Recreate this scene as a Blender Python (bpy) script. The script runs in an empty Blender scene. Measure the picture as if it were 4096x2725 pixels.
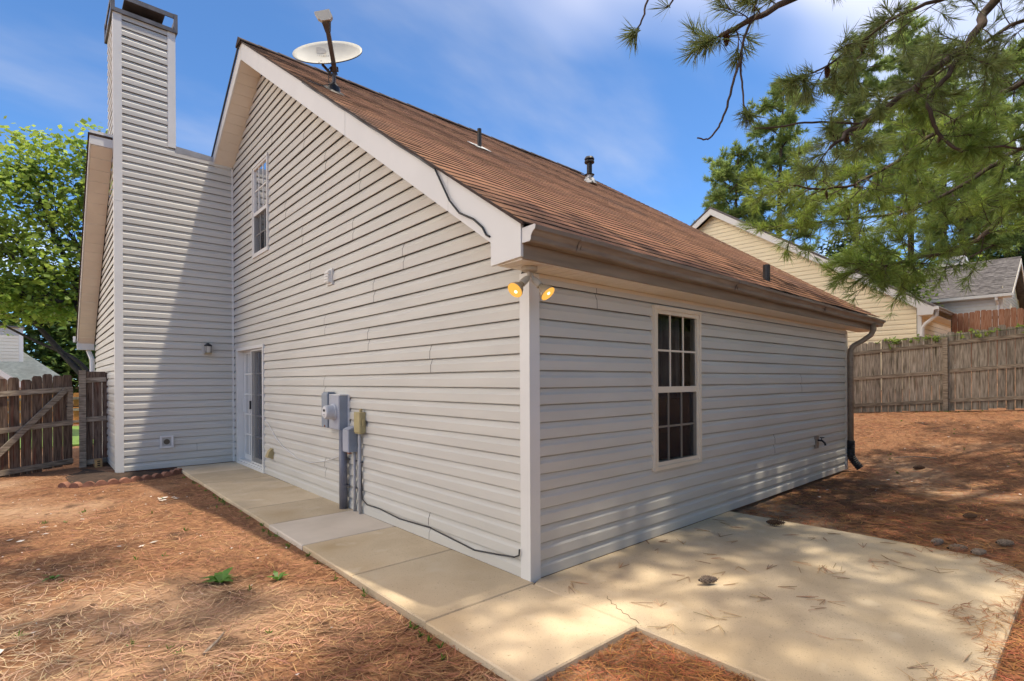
import bpy, math, random
import numpy as np
from mathutils import Vector, Matrix
random.seed(7); rng = np.random.default_rng(7)
SC = bpy.context.scene
COL = SC.collection

# ------------------------------------------------------------------ camera
CAMP = Vector((-2.61195, -2.74315, 1.435))
yaw, pitch, roll = 0.84337, -0.00115, -0.00513
fw = Vector((math.cos(yaw)*math.cos(pitch), math.sin(yaw)*math.cos(pitch), math.sin(pitch)))
r0 = Vector((math.sin(yaw), -math.cos(yaw), 0)); u0 = r0.cross(fw)
rt = r0*math.cos(roll)+u0*math.sin(roll); up = -r0*math.sin(roll)+u0*math.cos(roll)
cam = bpy.data.cameras.new('camera'); camo = bpy.data.objects.new('camera', cam); COL.objects.link(camo)
cam.sensor_width = 36; cam.lens = 2109.7/4096*36; cam.shift_y = (1526.26-1362.5)/4096
cam.clip_start = .05; cam.clip_end = 2000
camo.matrix_world = Matrix(((rt.x, up.x, -fw.x, CAMP.x), (rt.y, up.y, -fw.y, CAMP.y), (rt.z, up.z, -fw.z, CAMP.z), (0, 0, 0, 1)))
SC.camera = camo

# ------------------------------------------------------------------ sky, sun, exposure
SUN = Vector((.187, -.19, 1)).normalized()
world = bpy.data.worlds.new('World'); SC.world = world; world.use_nodes = True
nt = world.node_tree; N = nt.nodes; Lk = nt.links; N.clear()
def wn(t, **k):
    n = N.new(t)
    for a, b in k.items(): setattr(n, a, b)
    return n
sky = wn('ShaderNodeTexSky', sky_type='NISHITA', sun_disc=False)
sky.sun_elevation = math.asin(SUN.z); sky.sun_rotation = math.atan2(SUN.x, SUN.y)
sky.air_density = .7; sky.dust_density = 0; sky.ozone_density = 3.0; sky.altitude = 300
tint = wn('ShaderNodeMixRGB', blend_type='MULTIPLY'); tint.inputs[0].default_value = 1; tint.inputs[2].default_value = (.46, .76, 1.0, 1)
geo = wn('ShaderNodeTexCoord')
sep = wn('ShaderNodeSeparateXYZ'); Lk.new(geo.outputs['Generated'], sep.inputs[0])
def wm(op, a, b=None):
    n = wn('ShaderNodeMath', operation=op)
    for i, v in enumerate((a, b)):
        if v is None: continue
        if isinstance(v, (int, float)): n.inputs[i].default_value = v
        else: Lk.new(v, n.inputs[i])
    return n.outputs[0]
den = wm('ADD', wm('MAXIMUM', sep.outputs[2], 0.0), .22)
cb = wn('ShaderNodeCombineXYZ'); Lk.new(wm('DIVIDE', sep.outputs[0], den), cb.inputs[0]); Lk.new(wm('DIVIDE', sep.outputs[1], den), cb.inputs[1])
mp = wn('ShaderNodeMapping'); mp.inputs['Rotation'].default_value = (0, 0, math.radians(-42)); mp.inputs['Scale'].default_value = (.75, 1.2, 1); mp.inputs['Location'].default_value = (31.3, 21.2, 0)
Lk.new(cb.outputs[0], mp.inputs[0])
nz = wn('ShaderNodeTexNoise'); nz.inputs['Scale'].default_value = .42; nz.inputs['Detail'].default_value = 5; nz.inputs['Roughness'].default_value = .45; nz.inputs['Distortion'].default_value = .2
Lk.new(mp.outputs[0], nz.inputs[0])
mr = wn('ShaderNodeMapRange', interpolation_type='SMOOTHSTEP'); mr.inputs[1].default_value = .46; mr.inputs[2].default_value = .66; mr.inputs[3].default_value = .0; mr.inputs[4].default_value = .95
Lk.new(nz.outputs['Fac'], mr.inputs[0])
mp2 = wn('ShaderNodeMapping'); mp2.inputs['Rotation'].default_value = (0, 0, math.radians(-42)); mp2.inputs['Scale'].default_value = (.7, 1.5, 1); mp2.inputs['Location'].default_value = (15.05, -7.2, 0)
Lk.new(cb.outputs[0], mp2.inputs[0])
nz2 = wn('ShaderNodeTexNoise'); nz2.inputs['Scale'].default_value = 1.3; nz2.inputs['Detail'].default_value = 6; nz2.inputs['Roughness'].default_value = .5; Lk.new(mp2.outputs[0], nz2.inputs[0])
mr2 = wn('ShaderNodeMapRange', interpolation_type='SMOOTHSTEP'); mr2.inputs[1].default_value = .50; mr2.inputs[2].default_value = .85; mr2.inputs[4].default_value = .36; Lk.new(nz2.outputs['Fac'], mr2.inputs[0])
thin = wn('ShaderNodeMixRGB'); thin.inputs[2].default_value = (3.8, 3.8, 3.85, 1)
mx = wn('ShaderNodeMixRGB'); mx.inputs[2].default_value = (20.5, 18.6, 15.8, 1)  # thick clouds, added mostly out of view, bright and warm to fill the shade
Lk.new(sky.outputs[0], tint.inputs[1]); Lk.new(mr.outputs[0], mx.inputs[0]); Lk.new(tint.outputs[0], thin.inputs[1]); Lk.new(mr2.outputs[0], thin.inputs[0]); Lk.new(thin.outputs[0], mx.inputs[1])
bgn = wn('ShaderNodeBackground'); bgn.inputs[1].default_value = .12
Lk.new(mx.outputs[0], bgn.inputs[0])
wo = wn('ShaderNodeOutputWorld'); Lk.new(bgn.outputs[0], wo.inputs[0])
sl = bpy.data.lights.new('sun', 'SUN'); sl.energy = 2.0; sl.angle = math.radians(.9); sl.color = (1, .955, .88)
so = bpy.data.objects.new('sun', sl); COL.objects.link(so); so.rotation_euler = SUN.to_track_quat('Z', 'Y').to_euler()
SC.view_settings.view_transform = 'Standard'; SC.view_settings.look = 'None'; SC.view_settings.gamma = 1; SC.view_settings.use_white_balance = True; SC.view_settings.white_balance_temperature = 7450; SC.view_settings.white_balance_tint = 10; SC.view_settings.exposure = 1.25
SC.render.engine = 'CYCLES'; SC.cycles.max_bounces = 5; SC.cycles.transparent_max_bounces = 8; SC.cycles.use_denoising = True
SC.cycles.sample_clamp_indirect = 6

# ------------------------------------------------------------------ materials
MATS = {}
def mat(name, col, rough=.65, var=.12, scale=3., detail=4, bump=0., bscale=60., spec=.4, col2=None, stretch=(1, 1, 1), island=0., trans=0., metal=0., lo=.35, hi=.65, spots=None, ov=False):
    if name in MATS: return MATS[name]
    m = bpy.data.materials.new(name); m.use_nodes = True; t = m.node_tree; n = t.nodes; l = t.links
    b = n['Principled BSDF']; b.inputs['Roughness'].default_value = rough; b.inputs['Metallic'].default_value = metal
    b.inputs['Specular IOR Level'].default_value = spec
    tc = n.new('ShaderNodeTexCoord'); mpn = n.new('ShaderNodeMapping'); mpn.inputs['Scale'].default_value = stretch
    l.new(tc.outputs['Object'], mpn.inputs[0])
    src = mpn.outputs[0]
    if ov:   # a different patch of the pattern for every object
        oi = n.new('ShaderNodeObjectInfo'); vm = n.new('ShaderNodeVectorMath'); vm.operation = 'ADD'
        sc_ = n.new('ShaderNodeMath'); sc_.operation = 'MULTIPLY'; sc_.inputs[1].default_value = 37.; l.new(oi.outputs['Random'], sc_.inputs[0])
        l.new(src, vm.inputs[0]); l.new(sc_.outputs[0], vm.inputs[1]); src = vm.outputs[0]
    nz = n.new('ShaderNodeTexNoise'); nz.inputs['Scale'].default_value = scale; nz.inputs['Detail'].default_value = detail
    l.new(src, nz.inputs[0])
    mr = n.new('ShaderNodeMapRange'); mr.inputs[1].default_value = lo; mr.inputs[2].default_value = hi
    l.new(nz.outputs['Fac'], mr.inputs[0])
    mx = n.new('ShaderNodeMixRGB')
    a = col if col2 else tuple(c*(1-var) for c in col); c2 = col2 if col2 else tuple(min(1, c*(1+var)) for c in col)
    mx.inputs[1].default_value = (*a, 1); mx.inputs[2].default_value = (*c2, 1); l.new(mr.outputs[0], mx.inputs[0])
    out = mx.outputs[0]
    if spots:   # (scale, threshold lo, hi, colour)
        for (ss, s0, s1, scol) in spots:
            n2 = n.new('ShaderNodeTexNoise'); n2.inputs['Scale'].default_value = ss; n2.inputs['Detail'].default_value = 3; l.new(src, n2.inputs[0])
            m2 = n.new('ShaderNodeMapRange'); m2.inputs[1].default_value = s0; m2.inputs[2].default_value = s1; l.new(n2.outputs['Fac'], m2.inputs[0])
            x2 = n.new('ShaderNodeMixRGB'); l.new(m2.outputs[0], x2.inputs[0]); l.new(out, x2.inputs[1]); x2.inputs[2].default_value = (*scol, 1); out = x2.outputs[0]
    if island or ov:
        h = n.new('ShaderNodeHueSaturation')
        if island:
            g = n.new('ShaderNodeNewGeometry'); rs = g.outputs['Random Per Island']
        else:
            rs = oi.outputs['Random']
        amt = island if island else .16
        m3 = n.new('ShaderNodeMapRange'); m3.inputs[3].default_value = 1-amt; m3.inputs[4].default_value = 1+amt; l.new(rs, m3.inputs[0])
        l.new(m3.outputs[0], h.inputs['Value']); l.new(out, h.inputs['Color'])
        if island:
            m4 = n.new('ShaderNodeMapRange'); m4.inputs[3].default_value = .5-.03*min(1, island*2); m4.inputs[4].default_value = .5+.03*min(1, island*2)
            fr = n.new('ShaderNodeMath'); fr.operation = 'FRACT'; mu = n.new('ShaderNodeMath'); mu.operation = 'MULTIPLY'; mu.inputs[1].default_value = 13.7
            l.new(rs, mu.inputs[0]); l.new(mu.outputs[0], fr.inputs[0]); l.new(fr.outputs[0], m4.inputs[0]); l.new(m4.outputs[0], h.inputs['Hue'])
        out = h.outputs[0]
    l.new(out, b.inputs['Base Color'])
    if bump:
        nb = n.new('ShaderNodeTexNoise'); nb.inputs['Scale'].default_value = bscale; nb.inputs['Detail'].default_value = 3; l.new(src, nb.inputs[0])
        bp = n.new('ShaderNodeBump'); bp.inputs['Strength'].default_value = 1; bp.inputs['Distance'].default_value = bump
        l.new(nb.outputs['Fac'], bp.inputs['Height']); l.new(bp.outputs[0], b.inputs['Normal'])
    if trans:
        tr = n.new('ShaderNodeBsdfTranslucent'); l.new(out, tr.inputs[0]); ms = n.new('ShaderNodeMixShader'); ms.inputs[0].default_value = trans
        l.new(b.outputs[0], ms.inputs[1]); l.new(tr.outputs[0], ms.inputs[2]); l.new(ms.outputs[0], n['Material Output'].inputs[0])
    MATS[name] = m; return m

SIDING = mat('vinyl_siding', (.545, .525, .475), .5, .045, .9, bump=.0006, bscale=140, stretch=(1, 1, 6))
SIDING_T = None
WHITE = mat('white_trim', (.67, .66, .63), .45, .03, 2)
WHITE_T = mat('cream_trim', (.68, .60, .48), .45, .04, 2)
SOFFIT = mat('soffit_vinyl', (.72, .66, .56), .5, .05, 2)
BACK = mat('wall_sheathing', (.10, .09, .08), .9, .1)
GUTTER = mat('stained_gutter', (.19, .15, .12), .5, .2, 5, stretch=(.6, 4, 4), col2=(.27, .23, .19))
GUTTER_W = mat('gutter_cap_white', (.62, .60, .57), .4, .06, 6)
FASCIA_D = mat('stained_fascia', (.25, .195, .145), .55, .15, 3, stretch=(.5, 3, 6))
def shingle_mat(name, c1, c2, dark, sc=2.2):
    return mat(name, c1, .92, 0, 7, detail=6, bump=.003, bscale=120, spec=.2, col2=c2, stretch=(1, 1, 1), island=.09, spots=[(90, .55, .8, tuple(x*.6 for x in c1)), (.75, .52, .8, dark)])
SHINGLE = shingle_mat('red_brown_shingle', (.19, .09, .054), (.285, .132, .075), (.12, .064, .047))
SHINGLE_EDGE = mat('shingle_butt_dark', (.05, .03, .022), .95, .2)
RIDGE = mat('ridge_cap_dark', (.055, .036, .03), .95, .25, 6, bump=.004, bscale=60)
SHGREY = shingle_mat('grey_shingle', (.115, .105, .105), (.19, .175, .17), (.07, .06, .06))
SHGREEN = shingle_mat('grey_green_shingle', (.13, .15, .145), (.18, .20, .195), (.11, .12, .115))
METAL_D = mat('dark_cap_metal', (.13, .125, .13), .45, .3, 4, metal=.3)
FLASH = mat('grey_flashing', (.33, .33, .34), .4, .15, 4, metal=.3)
PIPE_B = mat('black_vent_pipe', (.028, .028, .03), .5, .3, 12)
LEADBOOT = mat('worn_lead_boot', (.5, .5, .5), .6, .2, 14, spots=[(16, .55, .6, (.06, .06, .06))])
GREYBOX = mat('grey_enamel', (.36, .38, .43), .45, .06, 5)
GREYBOX_D = mat('blue_grey_enamel', (.24, .275, .32), .45, .08, 5)
CONDUIT = mat('grey_pvc_conduit', (.15, .155, .185), .5, .1, 6)
CONDUIT_L = mat('light_grey_conduit', (.34, .34, .35), .5, .1, 6)
PLASTIC_W = mat('white_plastic', (.66, .66, .66), .35, .05, 6)
BEIGE = mat('aged_beige_plastic', (.40, .335, .17), .5, .1, 9)
TAN = mat('tan_plastic', (.42, .33, .17), .5, .1, 9)
BLACKP = mat('black_plastic', (.018, .018, .02), .45, .2, 9)
DISH = mat('dish_paint', (.46, .45, .41), .5, .05, 4, spots=[(5, .66, .78, (.55, .44, .26))])
DISH_PRINT = mat('dish_print_grey', (.30, .29, .28), .6, .1, 20)
DISH_BACK = mat('dish_back', (.10, .10, .10), .6, .1)
ARM = mat('dish_arm', (.085, .073, .065), .5, .15, 8)
WOOD = mat('weathered_fence_wood', (.20, .17, .135), .85, 0, 5, detail=7, bump=.003, bscale=40, spec=.2, col2=(.45, .39, .32), stretch=(9, 9, .8), ov=True, spots=[(2.2, .56, .75, (.085, .075, .045)), (1.4, .66, .82, (.19, .10, .065))])
WOOD_R = mat('weathered_rail_wood', (.17, .135, .10), .85, 0, 5, detail=7, bump=.003, bscale=40, spec=.2, col2=(.38, .315, .245), stretch=(1.2, 1.2, 9), ov=True)
WOOD_G = mat('old_gate_wood', (.07, .045, .033), .85, 0, 5, detail=7, bump=.003, bscale=40, spec=.2, col2=(.20, .14, .105), stretch=(9, 9, .8), ov=True, spots=[(1.8, .58, .78, (.16, .055, .035))])
WOOD_RED = mat('red_fence_wood', (.26, .11, .06), .8, 0, 5, detail=6, bump=.002, bscale=40, spec=.2, col2=(.38, .22, .15), stretch=(9, 9, .8), ov=True)
CONC = mat('tan_concrete', (.515, .405, .27), .9, 0, 2.2, detail=7, bump=.0022, bscale=150, spec=.2, col2=(.61, .495, .345), ov=True, spots=[(150, .63, .72, (.20, .165, .13)), (55, .66, .74, (.30, .24, .17)), (1.1, .55, .8, (.42, .30, .17)), (5, .60, .8, (.60, .50, .36)), (.8, .60, .8, (.34, .28, .21))])
CONC_G = mat('pale_concrete', (.55, .47, .38), .9, 0, 2.2, detail=7, bump=.0022, bscale=150, spec=.2, col2=(.64, .55, .45), ov=True, spots=[(170, .68, .76, (.22, .2, .18))])
BRICK = mat('red_edging_brick', (.28, .13, .085), .9, .25, 9, bump=.003, bscale=60, ov=True)
CREAM = mat('cream_siding', (.83, .72, .50), .55, .03, 1.5)
CREAM_W = mat('pale_siding', (.66, .62, .54), .55, .03, 1.5)
SOIL = mat('dark_soil', (.05, .03, .02), 1, .3, 9, bump=.01, bscale=30)
BARK = mat('pine_bark', (.075, .05, .037), .95, .35, 8, detail=8, bump=.012, bscale=18, stretch=(1, 1, .35))
TWIG = mat('pine_twig', (.075, .047, .035), .9, .3, 20)
MBARK = mat('maple_bark', (.05, .04, .034), .95, .3, 9, detail=8, bump=.008, bscale=20)
NEEDLE = mat('pine_needles_green', (.16, .24, .05), .5, .0, .9, col2=(.27, .36, .075), island=.35, trans=.5, spec=.4)
NEEDLE_BACKLIT = mat('pine_needles_backlit_tone', (.14, .18, .06), .5, .0, .9, col2=(.22, .275, .085), island=.35, trans=.4, spec=.35)  # same needles, with the backlit look of the upper limbs put into the colour
NEEDLE_F = mat('far_pine_needles', (.17, .24, .065), .55, .0, .35, col2=(.32, .41, .125), island=.3, trans=.55, spec=.3)
LEAF_M = mat('maple_leaves', (.165, .265, .045), .5, .0, .6, col2=(.36, .47, .10), island=.3, trans=.6, spec=.35)
LEAF_L = mat('lime_leaves', (.16, .24, .05), .5, .0, .6, col2=(.26, .33, .08), island=.25, trans=.45, spec=.3)
LEAF_D = mat('dark_leaves', (.02, .042, .018), .5, .0, .6, col2=(.05, .09, .03), island=.3, trans=.25, spec=.3)
LEAF_G = mat('mid_green_leaves', (.07, .13, .03), .5, .0, .6, col2=(.16, .25, .06), island=.3, trans=.45, spec=.3)
WEED = mat('weed_green', (.10, .21, .03), .5, .15, 6, island=.25, trans=.35)
STRAW = mat('pine_straw', (.24, .11, .055), .7, 0, .8, col2=(.45, .25, .14), island=.45, trans=.05, spec=.25, spots=[(.30, .50, .66, (.56, .40, .26))])
STRAW_R = mat('rusty_pine_straw', (.29, .11, .042), .7, 0, .8, col2=(.46, .20, .085), island=.45, trans=.05, spec=.25, spots=[(.6, .56, .74, (.30, .17, .10))])
FLAKE = mat('pale_flakes', (.55, .50, .45), .8, .2, 9, island=.3)
CONE = mat('pine_cone', (.17, .10, .062), .85, .3, 40)
CONE_G = mat('grey_pine_cone', (.28, .225, .18), .9, .3, 40)

def ground_mat():
    m = mat('needle_covered_earth', (.165, .075, .040), .95, 0, 1.3, detail=9, bump=.02, bscale=34, spec=.15, col2=(.27, .135, .072),
            spots=[(16, .46, .7, (.36, .185, .095)), (42, .52, .72, (.10, .045, .025)), (.45, .53, .71, (.44, .29, .185)), (2.6, .58, .74, (.075, .042, .028)), (7, .62, .74, (.11, .06, .038))])
    return m
GROUND = ground_mat()

def glass_mat(name, ior, dark):
    m = bpy.data.materials.new(name); m.use_nodes = True; t = m.node_tree; n = t.nodes; l = t.links; n.clear()
    o = n.new('ShaderNodeOutputMaterial'); mx = n.new('ShaderNodeMixShader'); f = n.new('ShaderNodeFresnel'); f.inputs[0].default_value = ior
    tr = n.new('ShaderNodeBsdfTransparent'); tr.inputs[0].default_value = (dark, dark, dark*1.02, 1); g = n.new('ShaderNodeBsdfGlossy'); g.inputs['Roughness'].default_value = .012
    nb = n.new('ShaderNodeTexNoise'); nb.inputs['Scale'].default_value = 3.5; tcn = n.new('ShaderNodeTexCoord'); l.new(tcn.outputs['Object'], nb.inputs[0])
    bp = n.new('ShaderNodeBump'); bp.inputs['Distance'].default_value = .0015; l.new(nb.outputs['Fac'], bp.inputs['Height']); l.new(bp.outputs[0], g.inputs['Normal'])
    l.new(f.outputs[0], mx.inputs[0]); l.new(tr.outputs[0], mx.inputs[1]); l.new(g.outputs[0], mx.inputs[2]); l.new(mx.outputs[0], o.inputs[0]); return m
GLASS = glass_mat('window_glass', 1.6, .7)
def screen_mat():
    m = bpy.data.materials.new('insect_screen'); m.use_nodes = True; t = m.node_tree; n = t.nodes; l = t.links; n.clear()
    o = n.new('ShaderNodeOutputMaterial'); mx = n.new('ShaderNodeMixShader'); mx.inputs[0].default_value = .45
    tr = n.new('ShaderNodeBsdfTransparent'); d = n.new('ShaderNodeBsdfDiffuse'); d.inputs[0].default_value = (.035, .035, .04, 1)
    l.new(tr.outputs[0], mx.inputs[1]); l.new(d.outputs[0], mx.inputs[2]); l.new(mx.outputs[0], o.inputs[0]); return m
SCREEN = screen_mat()
ROOM = mat('room_painted_dim', (.035, .03, .028), .9, .2)  # near-black colour carries the dimness of the unlit interior
CURTAIN = mat('grey_curtain', (.17, .16, .165), .9, 0, 4, col2=(.28, .27, .27), stretch=(14, 14, .6))
BLIND = mat('white_blind', (.72, .73, .76), .6, .03)
def emis(name, col, s):
    m = bpy.data.materials.new(name); m.use_nodes = True; t = m.node_tree; n = t.nodes; n.clear(); o = n.new('ShaderNodeOutputMaterial')
    e = n.new('ShaderNodeEmission'); e.inputs[0].default_value = (*col, 1); e.inputs[1].default_value = s; t.links.new(e.outputs[0], o.inputs[0]); return m
BULB = emis('lit_bulb_face', (1, .50, .11), .48)
BULB_HOT = emis('lit_bulb_filament', (1, .85, .55), 1.2)

# ------------------------------------------------------------------ mesh helpers
ORG = {}
def link(o, parent=None):
    COL.objects.link(o)
    if parent is not None:
        o.parent = parent
        if parent.name in ORG: o.matrix_parent_inverse = Matrix.Translation(-ORG[parent.name])
    return o
def tag(o, label=None, cat=None, group=None, kind=None):
    if label: o['label'] = label
    if cat: o['category'] = cat
    if group: o['group'] = group
    if kind: o['kind'] = kind
    return o
def thing(name, label, cat, loc=(0, 0, 0), group=None):
    o = bpy.data.objects.new(name, None); COL.objects.link(o); o.location = loc; o.empty_display_size = .1; ORG[o.name] = Vector(loc)
    return tag(o, label, cat, group)
class MB:
    def __init__(s): s.v = []; s.f = []; s.mi = []
    def quad(s, a, b, c, d, m=0):
        i = len(s.v); s.v += [tuple(a), tuple(b), tuple(c), tuple(d)]; s.f.append((i, i+1, i+2, i+3)); s.mi.append(m); return s
    def box(s, x0, x1, y0, y1, z0, z1, m=0):
        return s.hexa([(x0, y0, z0), (x1, y0, z0), (x1, y1, z0), (x0, y1, z0)], [(x0, y0, z1), (x1, y0, z1), (x1, y1, z1), (x0, y1, z1)], m)
    def hexa(s, lo, hi, m=0):
        i = len(s.v); n = len(lo); s.v += [tuple(p) for p in lo]+[tuple(p) for p in hi]
        s.f.append(tuple(i+k for k in reversed(range(n)))); s.f.append(tuple(i+n+k for k in range(n)))
        for k in range(n): s.f.append((i+k, i+(k+1) % n, i+n+(k+1) % n, i+n+k))
        s.mi += [m]*(n+2); return s
    def bar(s, a, b, w, h, upv=(0, 0, 1), m=0):   # box from a to b, width w across, height h along upv
        a = Vector(a); b = Vector(b); d = (b-a).normalized(); u = Vector(upv); u = (u-d*u.dot(d)).normalized(); r = d.cross(u)
        q = [r*(w/2)*i+u*(h/2)*j for i, j in ((-1, -1), (1, -1), (1, 1), (-1, 1))]
        return s.hexa([a+k for k in q], [b+k for k in q], m)
    def tube(s, pts, rad, n=8, m=0, cap=True):
        pts = [Vector(p) for p in pts]; rings = []; R = rad if hasattr(rad, '__len__') else [rad]*len(pts)
        prev = None
        for k, p in enumerate(pts):
            d = (pts[min(k+1, len(pts)-1)]-pts[max(k-1, 0)])
            d = d.normalized() if d.length > 1e-9 else Vector((0, 0, 1))
            if prev is None:
                u = Vector((0, 0, 1)) if abs(d.z) < .9 else Vector((1, 0, 0))
            else: u = prev
            u = (u-d*u.dot(d)).normalized(); prev = u; r = d.cross(u)
            i = len(s.v); s.v += [tuple(p+(u*math.cos(2*math.pi*j/n)+r*math.sin(2*math.pi*j/n))*R[k]) for j in range(n)]; rings.append(i)
        for a, b in zip(rings, rings[1:]):
            for j in range(n): s.f.append((a+j, a+(j+1) % n, b+(j+1) % n, b+j)); s.mi.append(m)
        if cap:
            s.f.append(tuple(rings[0]+j for j in reversed(range(n)))); s.f.append(tuple(rings[-1]+j for j in range(n))); s.mi += [m, m]
        return s
    def lathe(s, base, axis, prof, n=16, m=0):    # prof: (along, radius)
        base = Vector(base); axis = Vector(axis).normalized()
        return s.tube([base+axis*t for t, r in prof], [r for t, r in prof], n, m)
    def prism(s, poly, axis, a, b, m=0):          # poly in the other two axes
        def P(q, t):
            l = list(q); l.insert(axis, t); return tuple(l)
        lo = [P(q, a) for q in poly]; hi = [P(q, b) for q in poly]
        return s.hexa(lo, hi, m)
    def build(s, name, mats, parent=None, smooth=False, recalc=True):
        me = bpy.data.meshes.new(name); me.from_pydata(s.v, [], s.f)
        for mm in (mats if isinstance(mats, (list, tuple)) else [mats]): me.materials.append(mm)
        if any(s.mi): me.polygons.foreach_set('material_index', s.mi)
        if smooth: me.polygons.foreach_set('use_smooth', [True]*len(s.f))
        if recalc and len(s.f) < 4000:
            import bmesh
            bm = bmesh.new(); bm.from_mesh(me); bmesh.ops.recalc_face_normals(bm, faces=bm.faces[:]); bm.to_mesh(me); bm.free()
        me.update()
        return link(bpy.data.objects.new(name, me), parent)
def np_mesh(name, verts, faces, m, parent=None, smooth=False):
    me = bpy.data.meshes.new(name); nv = len(verts); k = faces.shape[1]; nf = len(faces)
    me.vertices.add(nv); me.vertices.foreach_set('co', verts.astype(np.float32).ravel())
    me.loops.add(nf*k); me.loops.foreach_set('vertex_index', faces.astype(np.int32).ravel())
    me.polygons.add(nf); me.polygons.foreach_set('loop_start', np.arange(0, nf*k, k, dtype=np.int32))
    me.materials.append(m); me.update(calc_edges=True)
    return link(bpy.data.objects.new(name, me), parent)
def inst(o, loc, rot=(0, 0, 0), parent=None, scale=None):
    c = bpy.data.objects.new(o.name.split('.')[0], o.data); link(c, parent); c.location = loc; c.rotation_euler = rot
    if scale: c.scale = scale
    return c

def sstep(t): t = np.clip(t, 0, 1); return t*t*(3-2*t)
def gz(x, y):
    x = np.asarray(x, float); y = np.asarray(y, float)
    z = -.045+(.70-.06*np.clip(y, -8, 4))*sstep((x-6.3)/7.3)+.55*sstep((x-13.4)/5)+2.0*sstep((x-18)/16)
    z = z-.03*sstep((-x-1.2)/2)*sstep((y-2)/6)
    z = z+.012*np.sin(x*2.3+y*1.1)*np.sin(y*1.9-x*.7)+.006*np.sin(x*7.1+1)*np.sin(y*6.3)
    return z

# ------------------------------------------------------------------ ground
gx = np.unique(np.concatenate([np.linspace(-300, -12, 25), np.linspace(-12, 20, 161), np.linspace(20, 300, 41)]))
gy = np.unique(np.concatenate([np.linspace(-300, -10, 25), np.linspace(-10, 16, 131), np.linspace(16, 300, 41)]))
X, Y = np.meshgrid(gx, gy, indexing='ij'); V = np.stack([X, Y, gz(X, Y)], -1).reshape(-1, 3)
nx, ny = len(gx), len(gy); I = np.arange(nx*ny).reshape(nx, ny)
F = np.stack([I[:-1, :-1], I[1:, :-1], I[1:, 1:], I[:-1, 1:]], -1).reshape(-1, 4)
g = np_mesh('ground', V, F, GROUND); g.data.polygons.foreach_set('use_smooth', [True]*len(F)); tag(g, kind='structure')

# walkway and patio slabs
def slab(name, x0, x1, y0, y1, m, parent, h=.11, z=0., b=.008):
    o = MB(); lo = [(x0, y0, z-h), (x1, y0, z-h), (x1, y1, z-h), (x0, y1, z-h)]
    mid = [(x0, y0, z-b), (x1, y0, z-b), (x1, y1, z-b), (x0, y1, z-b)]
    top = [(x0+b, y0+b, z), (x1-b, y0+b, z), (x1-b, y1-b, z), (x0+b, y1-b, z)]
    i = 0; o.v = lo+mid+top
    for k in range(4):
        o.f.append((k, (k+1) % 4, 4+(k+1) % 4, 4+k)); o.f.append((4+k, 4+(k+1) % 4, 8+(k+1) % 4, 8+k))
    o.f.append((8, 9, 10, 11)); o.mi = [0]*9
    return o.build(name, m, parent)
walk = thing('walkway', 'tan concrete slab walkway running along the house side', 'walkway', (-.45, 3, -.1)); walk['kind'] = 'structure'
ys = [-.92, -.045, .965, 1.945, 2.86, 3.72, 4.71, 5.75, 6.75, 7.74]
for k, (a, b) in enumerate(zip(ys, ys[1:])):
    slab('slab', -.915+.006*random.random(), -.004 if a > -.5 else -.03, a+.003, b-.003, CONC_G if k == 3 else CONC, walk, z=-.002*random.random())
pa = MB(); R_ = .35; out = [(-.024, -2.38), (2.66, -2.38)]
out += [(2.66+.38*math.sin(t), -2.0-.38*math.cos(t)) for t in np.linspace(.25, 1.57, 7)]
out += [(3.04, -1.2), (3.0, -.01), (.06, -.01), (-.024, -.06)]
inn = [(p[0]+(.01 if p[0] < 1 else -.01), p[1]+(.01 if p[1] < -1 else -.004)) for p in out]
n_ = len(out); pa.v = [(x, y, -.11) for x, y in out]+[(x, y, -.010) for x, y in out]+[(x, y, -.002) for x, y in inn]
for k in range(n_):
    pa.f += [(k, (k+1) % n_, n_+(k+1) % n_, n_+k), (n_+k, n_+(k+1) % n_, 2*n_+(k+1) % n_, 2*n_+k)]
pa.f.append(tuple(2*n_+k for k in range(n_))); pa.mi = [0]*len(pa.f)
patio = pa.build('patio', CONC); tag(patio, kind='structure')
cr = MB(); pts = [(0.01, -.915), (.035, -.875), (.03, -.84), (.06, -.80), (.055, -.765), (.085, -.73), (.08, -.70), (.12, -.665), (.115, -.63), (.15, -.60), (.155, -.565), (.19, -.54)]
for a, b in zip(pts, pts[1:]): cr.bar((*a, .0005), (*b, .0005), .003, .001)
cr.build('crack', mat('crack_dark', (.16, .12, .08), 1), patio)

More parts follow.
